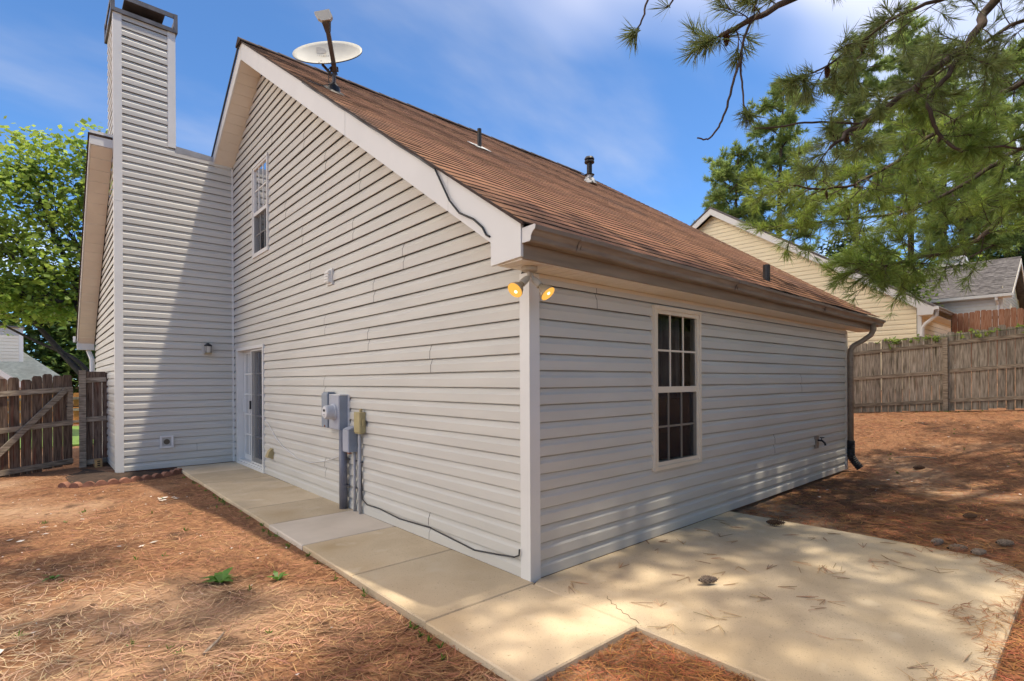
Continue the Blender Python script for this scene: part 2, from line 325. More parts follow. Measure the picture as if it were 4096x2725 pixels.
# ------------------------------------------------------------------ siding
PROF = [(0, .013), (0.0, .021), (.03, .0225), (.56, .021), (.70, .0115), (.90, .005), (1.0, -.004)]
def prof_out(t):
    for (a, oa), (b, ob) in zip(PROF[1:], PROF[2:]):
        if a <= t <= b: return oa+(ob-oa)*(t-a)/max(b-a, 1e-9)
    return PROF[-1][1]
def siding(parent, P, z0, z1, ul, ur, e, m, openings=(), joints={}, name='siding_panel'):
    """P(u,out,z)->xyz ; ul(z), ur(z) the wall's ends at height z"""
    i = 0; objs = []
    while z0+i*e < z1-.004:
        zb = z0+i*e; zt = min(zb+e, z1)
        lo = min(ul(zb), ul(zt)); hi = max(ur(zb), ur(zt))
        cuts = [lo]+sorted(j for j in joints.get(i, []) if lo < j < hi)+[hi]
        for k, (ua, ub) in enumerate(zip(cuts, cuts[1:])):
            off = .0022 if k % 2 else 0.; jit = random.uniform(-.0006, .0006)
            if k > 0: ua -= .0
            if k < len(cuts)-2: ub -= .0035
            segs = [(ua, ub, 0., (zt-zb)/e)]
            for (oa, ob, za, zc) in openings:
                ns = []
                for (a, b, ta, tb) in segs:
                    s0 = max(ta, (za-zb)/e); s1 = min(tb, (zc-zb)/e)
                    if s1 <= s0 or ob <= a or oa >= b: ns.append((a, b, ta, tb)); continue
                    if a < oa: ns.append((a, oa, ta, tb))
                    if b > ob: ns.append((ob, b, ta, tb))
                    if s0 > ta+.02: ns.append((max(a, oa), min(b, ob), ta, s0))
                    if s1 < tb-.02: ns.append((max(a, oa), min(b, ob), s1, tb))
                segs = ns
            for (a, b, ta, tb) in segs:
                o = MB(); lv = ([(ta, .013)] if ta == 0 else [])+[(ta, prof_out(ta))]+[(t, q) for t, q in PROF[2:-1] if ta < t < tb]+[(tb, prof_out(tb))]
                pr = None
                for t, q in lv:
                    z = zb+t*e; l = max(a, ul(z)); r = min(b, ur(z))
                    if l > r: l = r = (l+r)/2
                    ns = max(1, int((r-l)/.45)); lw = .0016*(1 if t < .5 else .4)
                    cur = [P(l+(r-l)*q_/ns, q+off+jit+lw*math.sin((l+(r-l)*q_/ns)*2.1+i*1.9)+lw*.7*math.sin((l+(r-l)*q_/ns)*5.3+i*4.1), z+(.0016*math.sin((l+(r-l)*q_/ns)*1.3+i*2.7) if t < .1 else 0)) for q_ in range(ns+1)]
                    if pr:
                        m_ = max(len(cur), len(pr)); ia = [round(k_*(len(pr)-1)/(m_-1)) for k_ in range(m_)]; ib = [round(k_*(len(cur)-1)/(m_-1)) for k_ in range(m_)]
                        for k_ in range(m_-1):
                            if (Vector(cur[ib[k_]])-Vector(cur[ib[k_+1]])).length+(Vector(pr[ia[k_]])-Vector(pr[ia[k_+1]])).length > .005: o.quad(pr[ia[k_]], pr[ia[k_+1]], cur[ib[k_+1]], cur[ib[k_]])
                    pr = cur
                if o.f: objs.append(o.build(name, m, parent, recalc=False))
        i += 1
    return objs

EV = .126
house = thing('house', 'grey vinyl sided house with red brown shingle roof and tall siding chimney', 'house', (3, 3, 0))
SL = .667; RY = 6.05; RZ = 6.67
def rtop(y): return RZ-SL*abs(y-RY)
def soff(y): return (6.385-SL*(RY-y)) if y < RY else 6.385-.607*(y-RY)
# gable wall in the plane x=0
def weld(o):
    import bmesh
    bm = bmesh.new(); bm.from_mesh(o.data); bmesh.ops.remove_doubles(bm, verts=bm.verts[:], dist=.002); bm.to_mesh(o.data); bm.free(); return o
gw = MB()
for poly in ([(.02, 0), (6.08, 0), (6.08, 2.02), (.02, 2.02)], [(7.53, 0), (7.82, 0), (7.82, 2.02), (7.53, 2.02)], [(.02, 2.02), (6.08, 2.02), (7.53, 2.02), (7.82, 2.02), (7.82, 3.48), (6.53, 3.48), (5.80, 3.48), (1.76, 3.48), (.02, 2.33)],
             [(1.76, 3.48), (5.80, 3.48), (5.80, 4.93), (3.94, 4.93)], [(6.53, 3.48), (7.82, 3.48), (7.82, 4.93), (6.53, 4.93)], [(3.94, 4.93), (5.80, 4.93), (6.53, 4.93), (7.82, 4.93), (7.82, 5.27), (6.05, 6.34)]): gw.prism(poly, 0, .02, .12)
gwall = weld(gw.build('gable_wall', BACK, house))
pairs = [(21, 1.749), (19, 2.357), (25, 2.843), (29, 2.669), (17, 3.646), (23, 4.105), (27, 4.38), (31, 5.031), (21, 5.318), (15, 2.488), (13, 1.277), (13, 4.873), (11, 3.672), (1, 4.898), (3, 3.656), (1, 1.316), (37, 4.3), (41, 5.6), (35, 6.9), (33, 3.6)]
J = {}
for k, u in pairs: J.setdefault(k-1, []).append(u); J.setdefault(k, []).append(u+.012)
def gl(z): return max(.075, RY-(6.385-z)/SL) if z > 2.3 else .075
def gr(z): return min(7.77, RY+(6.385-z)/.607)
siding(gwall, lambda u, q, z: (.012-q, u, z), 0, 6.36, gl, gr, EV, SIDING, [(6.06, 7.545, 0, 2.02), (5.785, 6.545, 3.475, 4.94)], J)
# eave wall in the plane y=0
ew = MB().box(.02, 1.56, .02, .12, 0, 2.22).box(2.345, 6.97, .02, .12, 0, 2.22).box(1.56, 2.345, .02, .12, 0, .63).box(1.56, 2.345, .02, .12, 2.095, 2.22); ewall = ew.build('eave_wall', BACK, house)
siding(ewall, lambda u, q, z: (u, .012-q, z), 0, 2.205, lambda z: .075, lambda z: 6.955, EV, SIDING, [(1.55, 2.355, .622, 2.105)], {16: [.75], 17: [.745], 4: [4.2], 5: [4.21], 10: [5.1], 11: [5.09]})
MB().box(.09, 6.93, -.012, .0, 2.185, 2.214).build('top_trim', WHITE_T, house)
# corner posts
def cpost(name, x, y, z0, z1, sx, sy, m, par, w=.088, t=.028):
    # outside corner post: two flanges meeting at (x,y), running sx along x and sy along y
    o = MB(); o.prism([(x-sx*t*.5, y-sy*t*.5), (x+sx*w, y-sy*t*.5), (x+sx*w, y+sy*t*.5), (x+sx*t*.5, y+sy*t*.5), (x+sx*t*.5, y+sy*w), (x-sx*t*.5, y+sy*w)], 2, z0, z1)
    return o.build(name, m, par)
cpost('corner_post', -.002, -.002, -.02, 2.21, 1, 1, WHITE, house)
MB().box(6.94, 6.995, -.016, .03, 0, 2.2).build('corner_post', WHITE_T, house)
# chimney bump-out wall, plane y=7.8 from x=-1.73 to 0
CY = 7.8
cw = MB().box(-1.71, .019, CY+.021, CY+.12, 0, 5.36); cwall = cw.build('chimney_wall', BACK, house)
siding(cwall, lambda u, q, z: (u, CY+.012-q, z), 0, 5.418, lambda z: -1.645, lambda z: -.02 if z < 5.37 else -.9, EV, SIDING, [(-1.135, -.965, .345, .53)], {2: [-.6]})
MB().box(-.034, -.006, CY-.03, CY+.0, 0, 5.30).build('inside_corner_post', WHITE, house)
# chimney chase above
ch = MB().box(-1.71, -.93, CY+.02, 8.82, 5.36, 7.40); chim = ch.build('chimney', BACK, house)
siding(chim, lambda u, q, z: (u, CY+.012-q, z), 0+43*EV, 7.40, lambda z: -1.645, lambda z: -1.0, EV, SIDING)
siding(chim, lambda u, q, z: (-1.728+.012-q, u, z), 4*EV*9, 7.40, lambda z: CY+.07, lambda z: 8.85, EV, SIDING)
siding(chim, lambda u, q, z: (-.908-.012+q, u, z), 43*EV, 7.40, lambda z: CY+.07, lambda z: 8.85, EV, SIDING)
cpost('corner_post', -1.732, CY-.002, -.02, 4.36, 1, 1, WHITE, house, w=.1)
cpost('corner_post', -1.732, CY-.002, 4.364, 7.39, 1, 1, WHITE, house, w=.1)
cpost('corner_post', -.905, CY-.002, 5.43, 7.39, -1, 1, WHITE, chim, w=.1)
# metal cap with open slots
for z0, z1 in ((7.385, 7.45), (7.625, 7.70)):
    MB().box(-1.77, -.865, CY-.04, CY-.02, z0, z1).build('cap_band', METAL_D, chim)
    MB().box(-1.77, -1.75, CY-.02, 8.90, z0, z1).build('cap_band', METAL_D, chim)
    MB().box(-.885, -.865, CY-.02, 8.90, z0, z1).build('cap_band', METAL_D, chim)
    MB().box(-1.75, -.885, 8.88, 8.90, z0, z1).build('cap_band', METAL_D, chim)
for x in (-1.775, -.915):
    for y in (CY-.045, 8.85): MB().box(x, x+.055, y, y+.055, 7.39, 7.702).build('cap_post', METAL_D, chim)
MB().box(-1.76, -.875, CY-.03, 8.89, 7.39, 7.40).build('cap_plate', METAL_D, chim)
MB().box(-1.60, -1.04, CY-.035, 8.86, 7.62, 7.64).build('cap_lid', METAL_D, chim)
MB().box(-1.56, -1.10, CY+.25, CY+.28, 7.41, 7.62).build('cap_baffle', METAL_D, chim)
MB().lathe((-1.32, 8.3, 7.4), (0, 0, 1), [(0, .13), (.26, .13)], 16).build('flue_pipe', METAL_D, chim)
# shoulder flashing over the bump-out
MB().hexa([(-.9, CY-.012, 5.36), (-.32, CY-.012, 5.36), (-.32, CY+.5, 5.2), (-.9, CY+.5, 5.2)], [(-.9, CY-.012, 5.47), (-.32, CY-.012, 5.44), (-.32, CY+.5, 5.30), (-.9, CY+.5, 5.32)]).build('shoulder_flashing', FLASH, house)
# wing gable wall beyond the chimney, plane x=-1.73
ww = MB().prism([(8.83, 0), (12.1, 0), (12.1, 2.30), (8.83, 4.6)], 0, -1.70, -1.60); wwall = ww.build('wing_wall', BACK, house)
siding(wwall, lambda u, q, z: (-1.728+.012-q, u, z), 0, 4.6, lambda z: CY+.06, lambda z: min(12.1, 12.1-(z-2.3)/.69) if z > 2.3 else 12.1, EV, SIDING)
# wing rake: overhang box from y=7.9 down to 12.4
def wr(y, dz=0): return (y, 5.46-.676*(y-7.9)+dz)
MB().prism([wr(7.9, -.03), wr(12.38, -.03), wr(12.38, -.2), wr(7.9, -.24)], 0, -2.04, -2.02).build('rake_fascia', WHITE, house)
MB().box(-2.02, -1.735, 7.90, 7.92, 5.22, 5.44).build('rake_fascia', WHITE, house)
for k in range(22):
    y0 = 7.925+k*.196; a = wr(y0, -.235); b = wr(y0+.19, -.233)
    MB().prism([a, b, (b[0], b[1]+.012), (a[0], a[1]+.012)], 0, -2.018, -1.745).build('soffit_panel', SOFFIT, house)
MB().box(-2.04, -1.745, 12.22, 12.40, 2.17, 2.36).build('cornice_return', WHITE, house)
MB().box(-2.10, -1.98, 12.40, 12.50, 2.34, 2.47).build('gutter_end', WHITE, house)
MB().tube([(-1.84, 12.36, 2.3), (-1.84, 12.34, 2.15), (-1.79, 12.14, 1.95), (-1.79, 12.12, 1.8), (-1.79, 12.12, .2)], .045, 8).build('downspout', WHITE, house)

# ---- roof
roof = MB()
def slope_slab(o, x0, x1, y0, y1, th=.03, dz=-.05, m=0):
    o.hexa([(x0, y0, rtop(y0)-th+dz), (x1, y0, rtop(y0)-th+dz), (x1, y1, rtop(y1)-th+dz), (x0, y1, rtop(y1)-th+dz)],
           [(x0, y0, rtop(y0)+dz), (x1, y0, rtop(y0)+dz), (x1, y1, rtop(y1)+dz), (x0, y1, rtop(y1)+dz)], m)
slope_slab(roof, -.296, 7.62, -.29, RY); slope_slab(roof, -.296, 7.62, RY, 7.80); slope_slab(roof, -.8, 7.62, 8.86, 12.45); slope_slab(roof, -.31, 7.62, 7.80, 8.86)
slope_slab(roof, -2.06, -.8, 8.9, 12.45); slope_slab(roof, -2.06, -1.74, 7.89, 8.9)
roofo = roof.build('roof', SHINGLE_EDGE, house)
exp = .142; cth = math.cos(math.atan(SL)); NC = int((RY+.29)/cth/exp)
xs = np.linspace(-.335, 7.625, 54)
def sag(x, y): return -.035*math.sin(math.pi*(y+.3)/6.35)*math.sin(math.pi*(x+.3)/7.9)*1.0+.006*math.sin(x*3.1+y)*math.sin(y*2.3)
for k in range(NC+1):
    o = MB(); yb = -.30+k*exp*cth; yt = min(yb+exp*cth*1.35, RY-.005)
    if yb > RY-.06: break
    ph = random.uniform(0, 6.3)
    for j in range(len(xs)-1):
        x0, x1 = xs[j], xs[j+1]; dy = random.uniform(-.0015, .0015); hh = random.uniform(.0095, .0125)
        def wob(x): return .006*math.sin(x*1.7+ph)+(.02*math.exp(-(x+.33)/.25)*math.sin(ph*3))
        a = (x0, yb+dy+wob(x0), rtop(yb+dy+wob(x0))+hh+sag(x0, yb)); b = (x1, yb+dy+wob(x1), rtop(yb+dy+wob(x1))+hh+sag(x1, yb))
        c = (x1, yt, rtop(yt)+.001+sag(x1, yt)); d = (x0, yt, rtop(yt)+.001+sag(x0, yt))
        o.quad(a, b, c, d, 0)
        o.quad((a[0], a[1], a[2]-.011), (b[0], b[1], b[2]-.011), b, a, 1)
    o.build('shingle_course', [SHINGLE, SHINGLE_EDGE], roofo, recalc=False)
# ridge cap pieces
for k in range(27):
    x0 = -.36+k*.295; z = RZ+.028+random.uniform(0, .008); h = .018
    MB().hexa([(x0, RY-.13, z-.095), (x0+.31, RY-.13, z-.102), (x0+.31, RY, z-.008), (x0+.31, RY+.13, z-.102), (x0, RY+.13, z-.095), (x0, RY, z)],
              [(x0, RY-.13, z-.095+h), (x0+.31, RY-.13, z-.102+h), (x0+.31, RY, z-.008+h), (x0+.31, RY+.13, z-.102+h), (x0, RY+.13, z-.095+h), (x0, RY, z+h)]).build('ridge_cap', RIDGE, roofo)
# rake edge strip of shingle (dark)
MB().prism([(-.30, rtop(-.30)-.014), (RY, rtop(RY)-.014), (RY, rtop(RY)+.006), (-.30, rtop(-.30)+.006)], 0, -.342, -.325).build('drip_edge', RIDGE, roofo)
MB().prism([(RY, rtop(RY)-.03), (7.95, rtop(7.95)-.03), (7.95, rtop(7.95)+.008), (RY, rtop(RY)+.008)], 0, -.345, -.325).build('drip_edge', PIPE_B, roofo)
# rake fascia boards (right slope), split at the seams
seams = [-.262, .04, .55, 2.35, 3.62, 5.18, RY]
for a, b in zip(seams[1:], seams[2:]):
    a2, b2 = a+.0015, b-.0015
    MB().prism([(a2, soff(a2)), (b2, soff(b2)), (b2, rtop(b2)-.016), (a2, rtop(a2)-.016)], 0, -.32+random.uniform(0, .002), -.298).build('rake_fascia', WHITE, house)
MB().prism([(-.262, 2.232), (.04, 2.219), (.04, rtop(.04)-.016), (-.262, rtop(-.262)-.016)], 0, -.322, -.298).build('cornice_return', WHITE, house)
MB().prism([(RY+.002, soff(RY)), (7.82, soff(7.82)), (7.82, rtop(7.82)-.016), (RY+.002, rtop(RY)-.016)], 0, -.32, -.298).build('rake_fascia', WHITE, house)
MB().box(-.297, -.05, 7.80, 7.825, 5.29, 5.44).build('cornice_return', WHITE, house)
for k in range(11):   # soffit strips under the left rake
    y0 = RY+.02+k*.161; y1 = y0+.156
    MB().prism([(y0, soff(y0)+.006), (y1, soff(y1)+.006), (y1, soff(y1)+.02), (y0, soff(y0)+.02)], 0, -.297, .01).build('soffit_panel', SOFFIT, house)
MB().prism([(.045, soff(.045)+.004), (RY-.01, soff(RY-.01)+.004), (RY-.01, soff(RY)+.02), (.045, soff(.045)+.02)], 0, -.297, .01).build('rake_soffit', SOFFIT, house)
# eave soffit strips
sp0 = MB().prism([(0.0, 0.0), (.094, 0.0), (.097, .006), (.10, .012), (0, .012)], 1, -.246, .0).build('soffit_panel', SOFFIT, house)
sp0.location = (-.297, 0, 2.216)
for k in range(1, 79): inst(sp0, (-.297+k*.1, 0, 2.216), parent=house)
# fascia and gutter along the eave
MB().box(-.30, 7.60, -.262, -.247, 2.222, 2.41).build('eave_fascia', FASCIA_D, house)
def gutter(o, x0, x1, yb, zt, dz=-.03, s=1):
    pr = [(0, 0), (0, -.095), (-.068, -.095), (-.078, -.085), (-.082, -.06), (-.10, -.035), (-.118, -.026), (-.122, 0.0), (-.112, .004), (-.108, -.006), (-.108, -.02), (-.092, -.028), (-.072, -.056), (-.068, -.085), (-.006, -.088), (-.006, 0)]
    n = len(pr); i = len(o.v); seg = 12
    for k in range(seg+1):
        t = k/seg; x = x0+(x1-x0)*t
        for a, b in pr: o.v.append((x, yb+a*s, zt+b+dz*t+.004*math.sin(k*1.9)))
    for k in range(seg):
        for j in range(n): o.f.append((i+k*n+j, i+k*n+(j+1) % n, i+(k+1)*n+(j+1) % n, i+(k+1)*n+j)); o.mi.append(0)
    return pr
go = MB(); pr = gutter(go, -.31, 7.62, -.266, 2.412); gut = go.build('gutter', GUTTER, house)
for x in (-.313, 7.62):
    o = MB(); zz = 2.412 if x < 0 else 2.382
    o.prism([(-.266+a, zz+b) for a, b in pr[:9]], 0, x-.002, x+.002); o.build('gutter_end_cap', GUTTER_W if x < 0 else GUTTER, gut)
for x in (.12, 2.45, 4.9): MB().prism([(-.266+a*1.03, 2.411-.03*x/7.9+b*1.03) for a, b in pr[2:9]], 0, x, x+.035).build('gutter_strap', GUTTER, gut)
# debris in the gutter lip and torn shingle felt
o = MB()
for k in range(60):
    t = k/60; x = .6+t*6.7; w = .02+.02*random.random()
    o.hexa([(x, -.36, 2.385-.03*t), (x+.14, -.36, 2.385-.03*t), (x+.14, -.27, 2.40-.03*t), (x, -.27, 2.40-.03*t)], [(x, -.365+w*.5, 2.405-.03*t+w*.5), (x+.14, -.365+w*.4, 2.405-.03*t+w*.5), (x+.14, -.27, 2.425-.03*t), (x, -.27, 2.425-.03*t)])
o.build('gutter_debris', mat('wet_debris', (.07, .062, .062), .8, .4, 12, bump=.01, bscale=50), gut)
# downspout
ds = MB().tube([(7.15, -.325, 2.31), (7.15, -.325, 2.20), (7.14, -.30, 2.13), (7.08, -.20, 2.04), (7.01, -.10, 1.97), (6.985, -.062, 1.90), (6.985, -.06, 1.8), (6.985, -.06, .45)], .04, 8).build('downspout', FASCIA_D, house, smooth=True)
o = MB(); pts = []; rr = []
for k in range(48):
    t = k/47; z = .46-.43*t; pts.append((6.985+.05*max(0, t-.55)**1*1.6, -.06-.22*max(0, t-.55)**1.3*1.5, z)); rr.append(.056+.006*math.sin(k*2.2))
o.tube(pts, rr, 12).build('flexible_spout', BLACKP, ds)

# ---- windows and door.  F(u,o,z): u along the wall, o out of the wall
def rect(o, F, u0, u1, o0, o1, z0, z1, m=0):
    o.hexa([F(u0, o0, z0), F(u1, o0, z0), F(u1, o1, z0), F(u0, o1, z0)], [F(u0, o0, z1), F(u1, o0, z1), F(u1, o1, z1), F(u0, o1, z1)], m); return o
def frame(name, F, u0, u1, z0, z1, w, o0, o1, m, par, wb=None):
    o = MB(); wb = wb or w
    rect(o, F, u0, u0+w, o0, o1, z0, z1); rect(o, F, u1-w, u1, o0, o1, z0, z1); rect(o, F, u0+w, u1-w, o0, o1-.001, z1-w, z1); rect(o, F, u0+w, u1-w, o0, o1-.001, z0, z0+wb)
    return o.build(name, m, par)
def window(name, F, u0, u1, z0, z1, zm, m, cols, rows, screen=True, back='curtain', mun2=None, par=house):
    w = frame(name, F, u0, u1, z0, z1, .035, -.05, .034, m, par)
    frame('frame', F, u0+.036, u1-.036, z0+.036, z1-.036, .035, -.05, .022, m, w)
    rect(MB(), F, u0+.071, u1-.071, -.03, .016, zm-.035, zm+.022).build('meeting_rail', m, w)
    ua, ub = u0+.071, u1-.071
    for za, zb, dep in ((zm+.022, z1-.071, 0.), (z0+.071, zm-.035, -.02)):
        for c in range(cols):
            for r in range(rows):
                a = ua+(ub-ua)*c/cols; b = ua+(ub-ua)*(c+1)/cols; p = za+(zb-za)*r/rows; q = za+(zb-za)*(r+1)/rows
                pn = MB().quad(F(a, dep, p), F(b, dep, p), F(b, dep, q), F(a, dep, q)).build('pane', GLASS, w)
        for c in range(1, cols):
            a = ua+(ub-ua)*c/cols; rect(MB(), F, a-.009, a+.009, dep-.004, dep+.008, za, zb).build('muntin', mun2 or m, w)
        for r in range(1, rows):
            p = za+(zb-za)*r/rows; rect(MB(), F, ua, ub, dep-.005, dep+.007, p-.009, p+.009).build('muntin', mun2 or m, w)
    if screen: MB().quad(F(ua, .012, z0+.071), F(ub, .012, z0+.071), F(ub, .012, zm-.035), F(ua, .012, zm-.035)).build('screen', SCREEN, w)
    # room box behind, its dimness put into the colour
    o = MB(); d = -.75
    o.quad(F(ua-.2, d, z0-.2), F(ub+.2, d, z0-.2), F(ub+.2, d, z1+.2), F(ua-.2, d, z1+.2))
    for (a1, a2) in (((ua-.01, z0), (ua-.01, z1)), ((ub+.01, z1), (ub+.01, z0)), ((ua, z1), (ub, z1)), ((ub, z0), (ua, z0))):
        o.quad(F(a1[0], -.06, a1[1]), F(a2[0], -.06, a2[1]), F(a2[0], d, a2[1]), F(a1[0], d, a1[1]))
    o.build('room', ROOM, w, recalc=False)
    if back == 'curtain':
        o = MB(); n = 40; pv = None
        for k in range(n+1):
            u = ua+(ub-ua)*k/n; dd = -.16-.03*math.sin(k*1.3)-.015*math.sin(k*.7)
            if pv: o.quad(F(pv[0], pv[1], zm-.1), F(u, dd, zm-.1), F(u, dd, z1), F(pv[0], pv[1], z1))
            pv = (u, dd)
        o.build('curtain', CURTAIN, w, recalc=False)
    if back == 'blind':
        MB().quad(F(ua, -.1, zm+.33), F(ub, -.1, zm+.33), F(ub, -.1, z1), F(ua, -.1, z1)).build('blind', BLIND, w)
        for k in range(9): MB().quad(F(ua, -.1, zm+.02+k*.035), F(ub, -.1, zm+.02+k*.035), F(ub, -.125, zm+.04+k*.035), F(ua, -.125, zm+.04+k*.035)).build('slat', BLIND, w)
    return w
FE = lambda u, o, z: (u, -o, z)
FG = lambda u, o, z: (-o, u, z)
window('window', FE, 1.535, 2.37, .607, 2.12, 1.352, WHITE_T, 3, 2, True, 'curtain')
window('window', FG, 5.77, 6.56, 3.46, 4.955, 4.17, WHITE, 3, 2, True, 'blind')
# sliding door
door = frame('sliding_door', FG, 6.045, 7.56, 0.0, 2.035, .05, -.14, .026, WHITE, house, wb=.045)
rect(MB(), FG, 6.095, 7.51, -.14, .0, .045, .075).build('threshold', WHITE, door)
def leafpanel(u0, u1, dep, m, cols, rows, mun, handle=None):
    f = frame('sash', FG, u0, u1, .077, 1.985, .055, dep-.035, dep, m, door, wb=.09)
    for c in range(cols):
        for r in range(rows):
            a = u0+.055+(u1-u0-.11)*c/cols; b = u0+.055+(u1-u0-.11)*(c+1)/cols; p = .167+1.763*r/rows; q = .167+1.763*(r+1)/rows
            MB().quad(FG(a, dep-.02, p), FG(b, dep-.02, p), FG(b, dep-.02, q), FG(a, dep-.02, q)).build('pane', GLASS, f)
    for c in range(1, cols):
        a = u0+.055+(u1-u0-.11)*c/cols; rect(MB(), FG, a-.012, a+.012, dep-.026, dep-.008, .167, 1.93).build('muntin', mun, f)
    for r in range(1, rows):
        p = .167+1.763*r/rows; rect(MB(), FG, u0+.055, u1-.055, dep-.027, dep-.007, p-.014, p+.014).build('muntin', mun, f)
    return f
leafpanel(6.78, 7.50, -.085, WHITE, 3, 5, WHITE)
leafpanel(6.10, 6.80, -.045, WHITE, 3, 5, GREYBOX)
sf = frame('screen_frame', FG, 6.10, 6.83, .08, 1.98, .03, -.03, -.012, WHITE, door)
MB().quad(FG(6.13, -.02, .11), FG(6.80, -.02, .11), FG(6.80, -.02, 1.95), FG(6.13, -.02, 1.95)).build('screen', SCREEN, sf)
rect(MB(), FG, 6.80, 6.835, -.012, .012, .98, 1.12).build('handle', BLACKP, door)
rect(MB(), FG, 7.46, 7.485, -.085, -.055, .9, 1.16).build('handle', WHITE, door)
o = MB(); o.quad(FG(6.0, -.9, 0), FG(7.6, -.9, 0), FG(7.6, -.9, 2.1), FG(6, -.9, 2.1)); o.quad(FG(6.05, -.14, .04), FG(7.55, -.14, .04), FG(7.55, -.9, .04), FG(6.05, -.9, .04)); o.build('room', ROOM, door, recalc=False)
for k in range(11):
    u = 6.14+k*.125; o = MB(); o.quad(FG(u, -.26, .12), FG(u+.075, -.31, .12), FG(u+.075, -.31, 1.98), FG(u, -.26, 1.98)); o.build('blind_slat', mat('vertical_blind', (.22, .22, .23), .7, .05), door, recalc=False)

# wall vents (parts of the house)
def wallplate(F, u0, u1, z0, z1, d, m, par, name):
    o = MB(); rect(o, F, u0, u1, -.0, .028, z0, z1); a = (u1-u0)*.14; rect(o, F, u0+a, u1-a, .028, d, z0+a, z1-a); return o.build(name, m, par)
v = wallplate(FG, 3.385, 3.545, 2.60, 2.79, .055, WHITE, house, 'exhaust_vent')
for k in range(4): rect(MB(), FG, 3.41, 3.52, .055, .066, 2.635+k*.033, 2.655+k*.033).build('louvre', WHITE, v)
FC = lambda u, o, z: (u, CY-o, z)
v = frame('dryer_vent', FC, -1.145, -.955, .335, .54, .028, -.01, .045, PLASTIC_W, house)
rect(MB(), FC, -1.117, -.983, .0, .02, .363, .512).build('vent_back', mat('vent_grey', (.42, .42, .41), .5), v)
MB().lathe((-1.05, CY-.020, .437), (0, -1, 0), [(0, .045), (.006, .045)], 18).build('vent_hole', mat('vent_dark', (.10, .085, .065), .8), v)
v = wallplate(FG, 5.60, 5.72, .275, .43, .034, TAN, house, 'outlet_cover')
MB().hexa([FG(5.61, .034, .285), FG(5.71, .034, .285), FG(5.71, .10, .30), FG(5.61, .10, .30)], [FG(5.61, .034, .42), FG(5.71, .034, .42), FG(5.71, .07, .385), FG(5.61, .07, .385)]).build('outlet_hood', TAN, v)

# roof penetrations
def rp(x, y): return Vector((x, y, rtop(y)+sag(x, y)+.008))
p = rp(2.37, 3.57); v = MB().lathe(p-Vector((0, 0, .08)), (0, 0, 1), [(0, .032), (.36, .032), (.36, .026), (.30, .026)], 12).build('vent_pipe', PIPE_B, house)
MB().hexa([p+Vector((a, b, SL*b+.010)) for a, b in ((-.14, -.14), (.14, -.14), (.14, .12), (-.14, .12))], [p+Vector((a, b, SL*b+.018)) for a, b in ((-.14, -.14), (.14, -.14), (.14, .12), (-.14, .12))]).build('flashing', LEADBOOT, v)
p = rp(4.15, .06); MB().lathe(p-Vector((0, 0, .08)), (0, 0, 1), [(0, .042), (.27, .042), (.27, .034), (.22, .034)], 12).build('vent_pipe', PIPE_B, house)
p = rp(5.98, 4.43); v = MB().lathe(p, (0, 0, 1), [(.10, .055), (.40, .055), (.41, .10), (.425, .105), (.45, .10), (.45, .06), (.47, .06), (.475, .10), (.49, .105), (.53, .085), (.54, .02)], 16).build('flue_vent', PIPE_B, house)
MB().lathe(p-Vector((0, 0, .05)), (0, 0, 1), [(0, .16), (.06, .14), (.15, .085), (.20, .075)], 14).build('flue_boot', LEADBOOT, v)
MB().lathe(p+Vector((0, 0, .15)), (0, 0, 1), [(0, .10), (.012, .105), (.03, .06)], 14).build('storm_collar', PIPE_B, v)

# ------------------------------------------------------------------ things fixed to the house
# satellite dish
db = rp(.13, 3.67)
dish = thing('satellite_dish', 'pale oval satellite dish on a black mast near the roof ridge', 'satellite dish', db)
MB().hexa([db+Vector((a, b, SL*b+.0)) for a, b in ((-.09, -.13), (.09, -.13), (.09, .13), (-.09, .13))], [db+Vector((a, b, SL*b+.02)) for a, b in ((-.07, -.1), (.07, -.1), (.07, .1), (-.07, .1))]).build('foot_plate', BLACKP, dish)
MB().lathe(db+Vector((0, 0, -.03)), (0, 0, 1), [(0, .085), (.07, .075), (.12, .035)], 12).build('mast_boot', BLACKP, dish)
mast_top = db+Vector((.01, 0, .30)); MB().tube([db+Vector((0, 0, .02)), mast_top], .024, 10).build('mast', METAL_D, dish)
hd = Vector((-.65, -.76, 0)).normalized(); el = math.radians(33); nd = (hd*math.cos(el)+Vector((0, 0, 1))*math.sin(el)).normalized()
side = hd.cross(Vector((0, 0, 1))).normalized(); side = (side*math.cos(.1)-Vector((0, 0, 1))*math.sin(.1)); side = (side-nd*side.dot(nd)).normalized(); updir = side.cross(nd).normalized()
if updir.z < 0: updir = -updir
dc = db+Vector((-.051, .061, .497))
A, B = .43, .28; o = MB(); nr, na = 8, 40
def dpt(r, t, th=0): return dc+side*(A*r*math.cos(t))+updir*(B*r*math.sin(t))+nd*(.075*(r*r-1)+th)
for th in (0, -.012):
    i = len(o.v); o.v.append(tuple(dpt(0, 0, th)))
    for a in range(1, nr+1):
        for b in range(na): o.v.append(tuple(dpt(a/nr, 2*math.pi*b/na, th)))
    mi = 0 if th == 0 else 1
    for b in range(na): o.f.append((i, i+1+b, i+1+(b+1) % na)); o.mi.append(mi)
    for a in range(1, nr):
        for b in range(na):
            q = i+1+(a-1)*na; o.f.append((q+b, q+na+b, q+na+(b+1) % na, q+(b+1) % na)); o.mi.append(mi)
j0 = 1+(nr-1)*na; j1 = 1+nr*na+1+(nr-1)*na
for b in range(na): o.f.append((j0+b, j1+b, j1+(b+1) % na, j0+(b+1) % na)); o.mi.append(1)
refl = o.build('reflector', [DISH, DISH_BACK], dish, smooth=True)
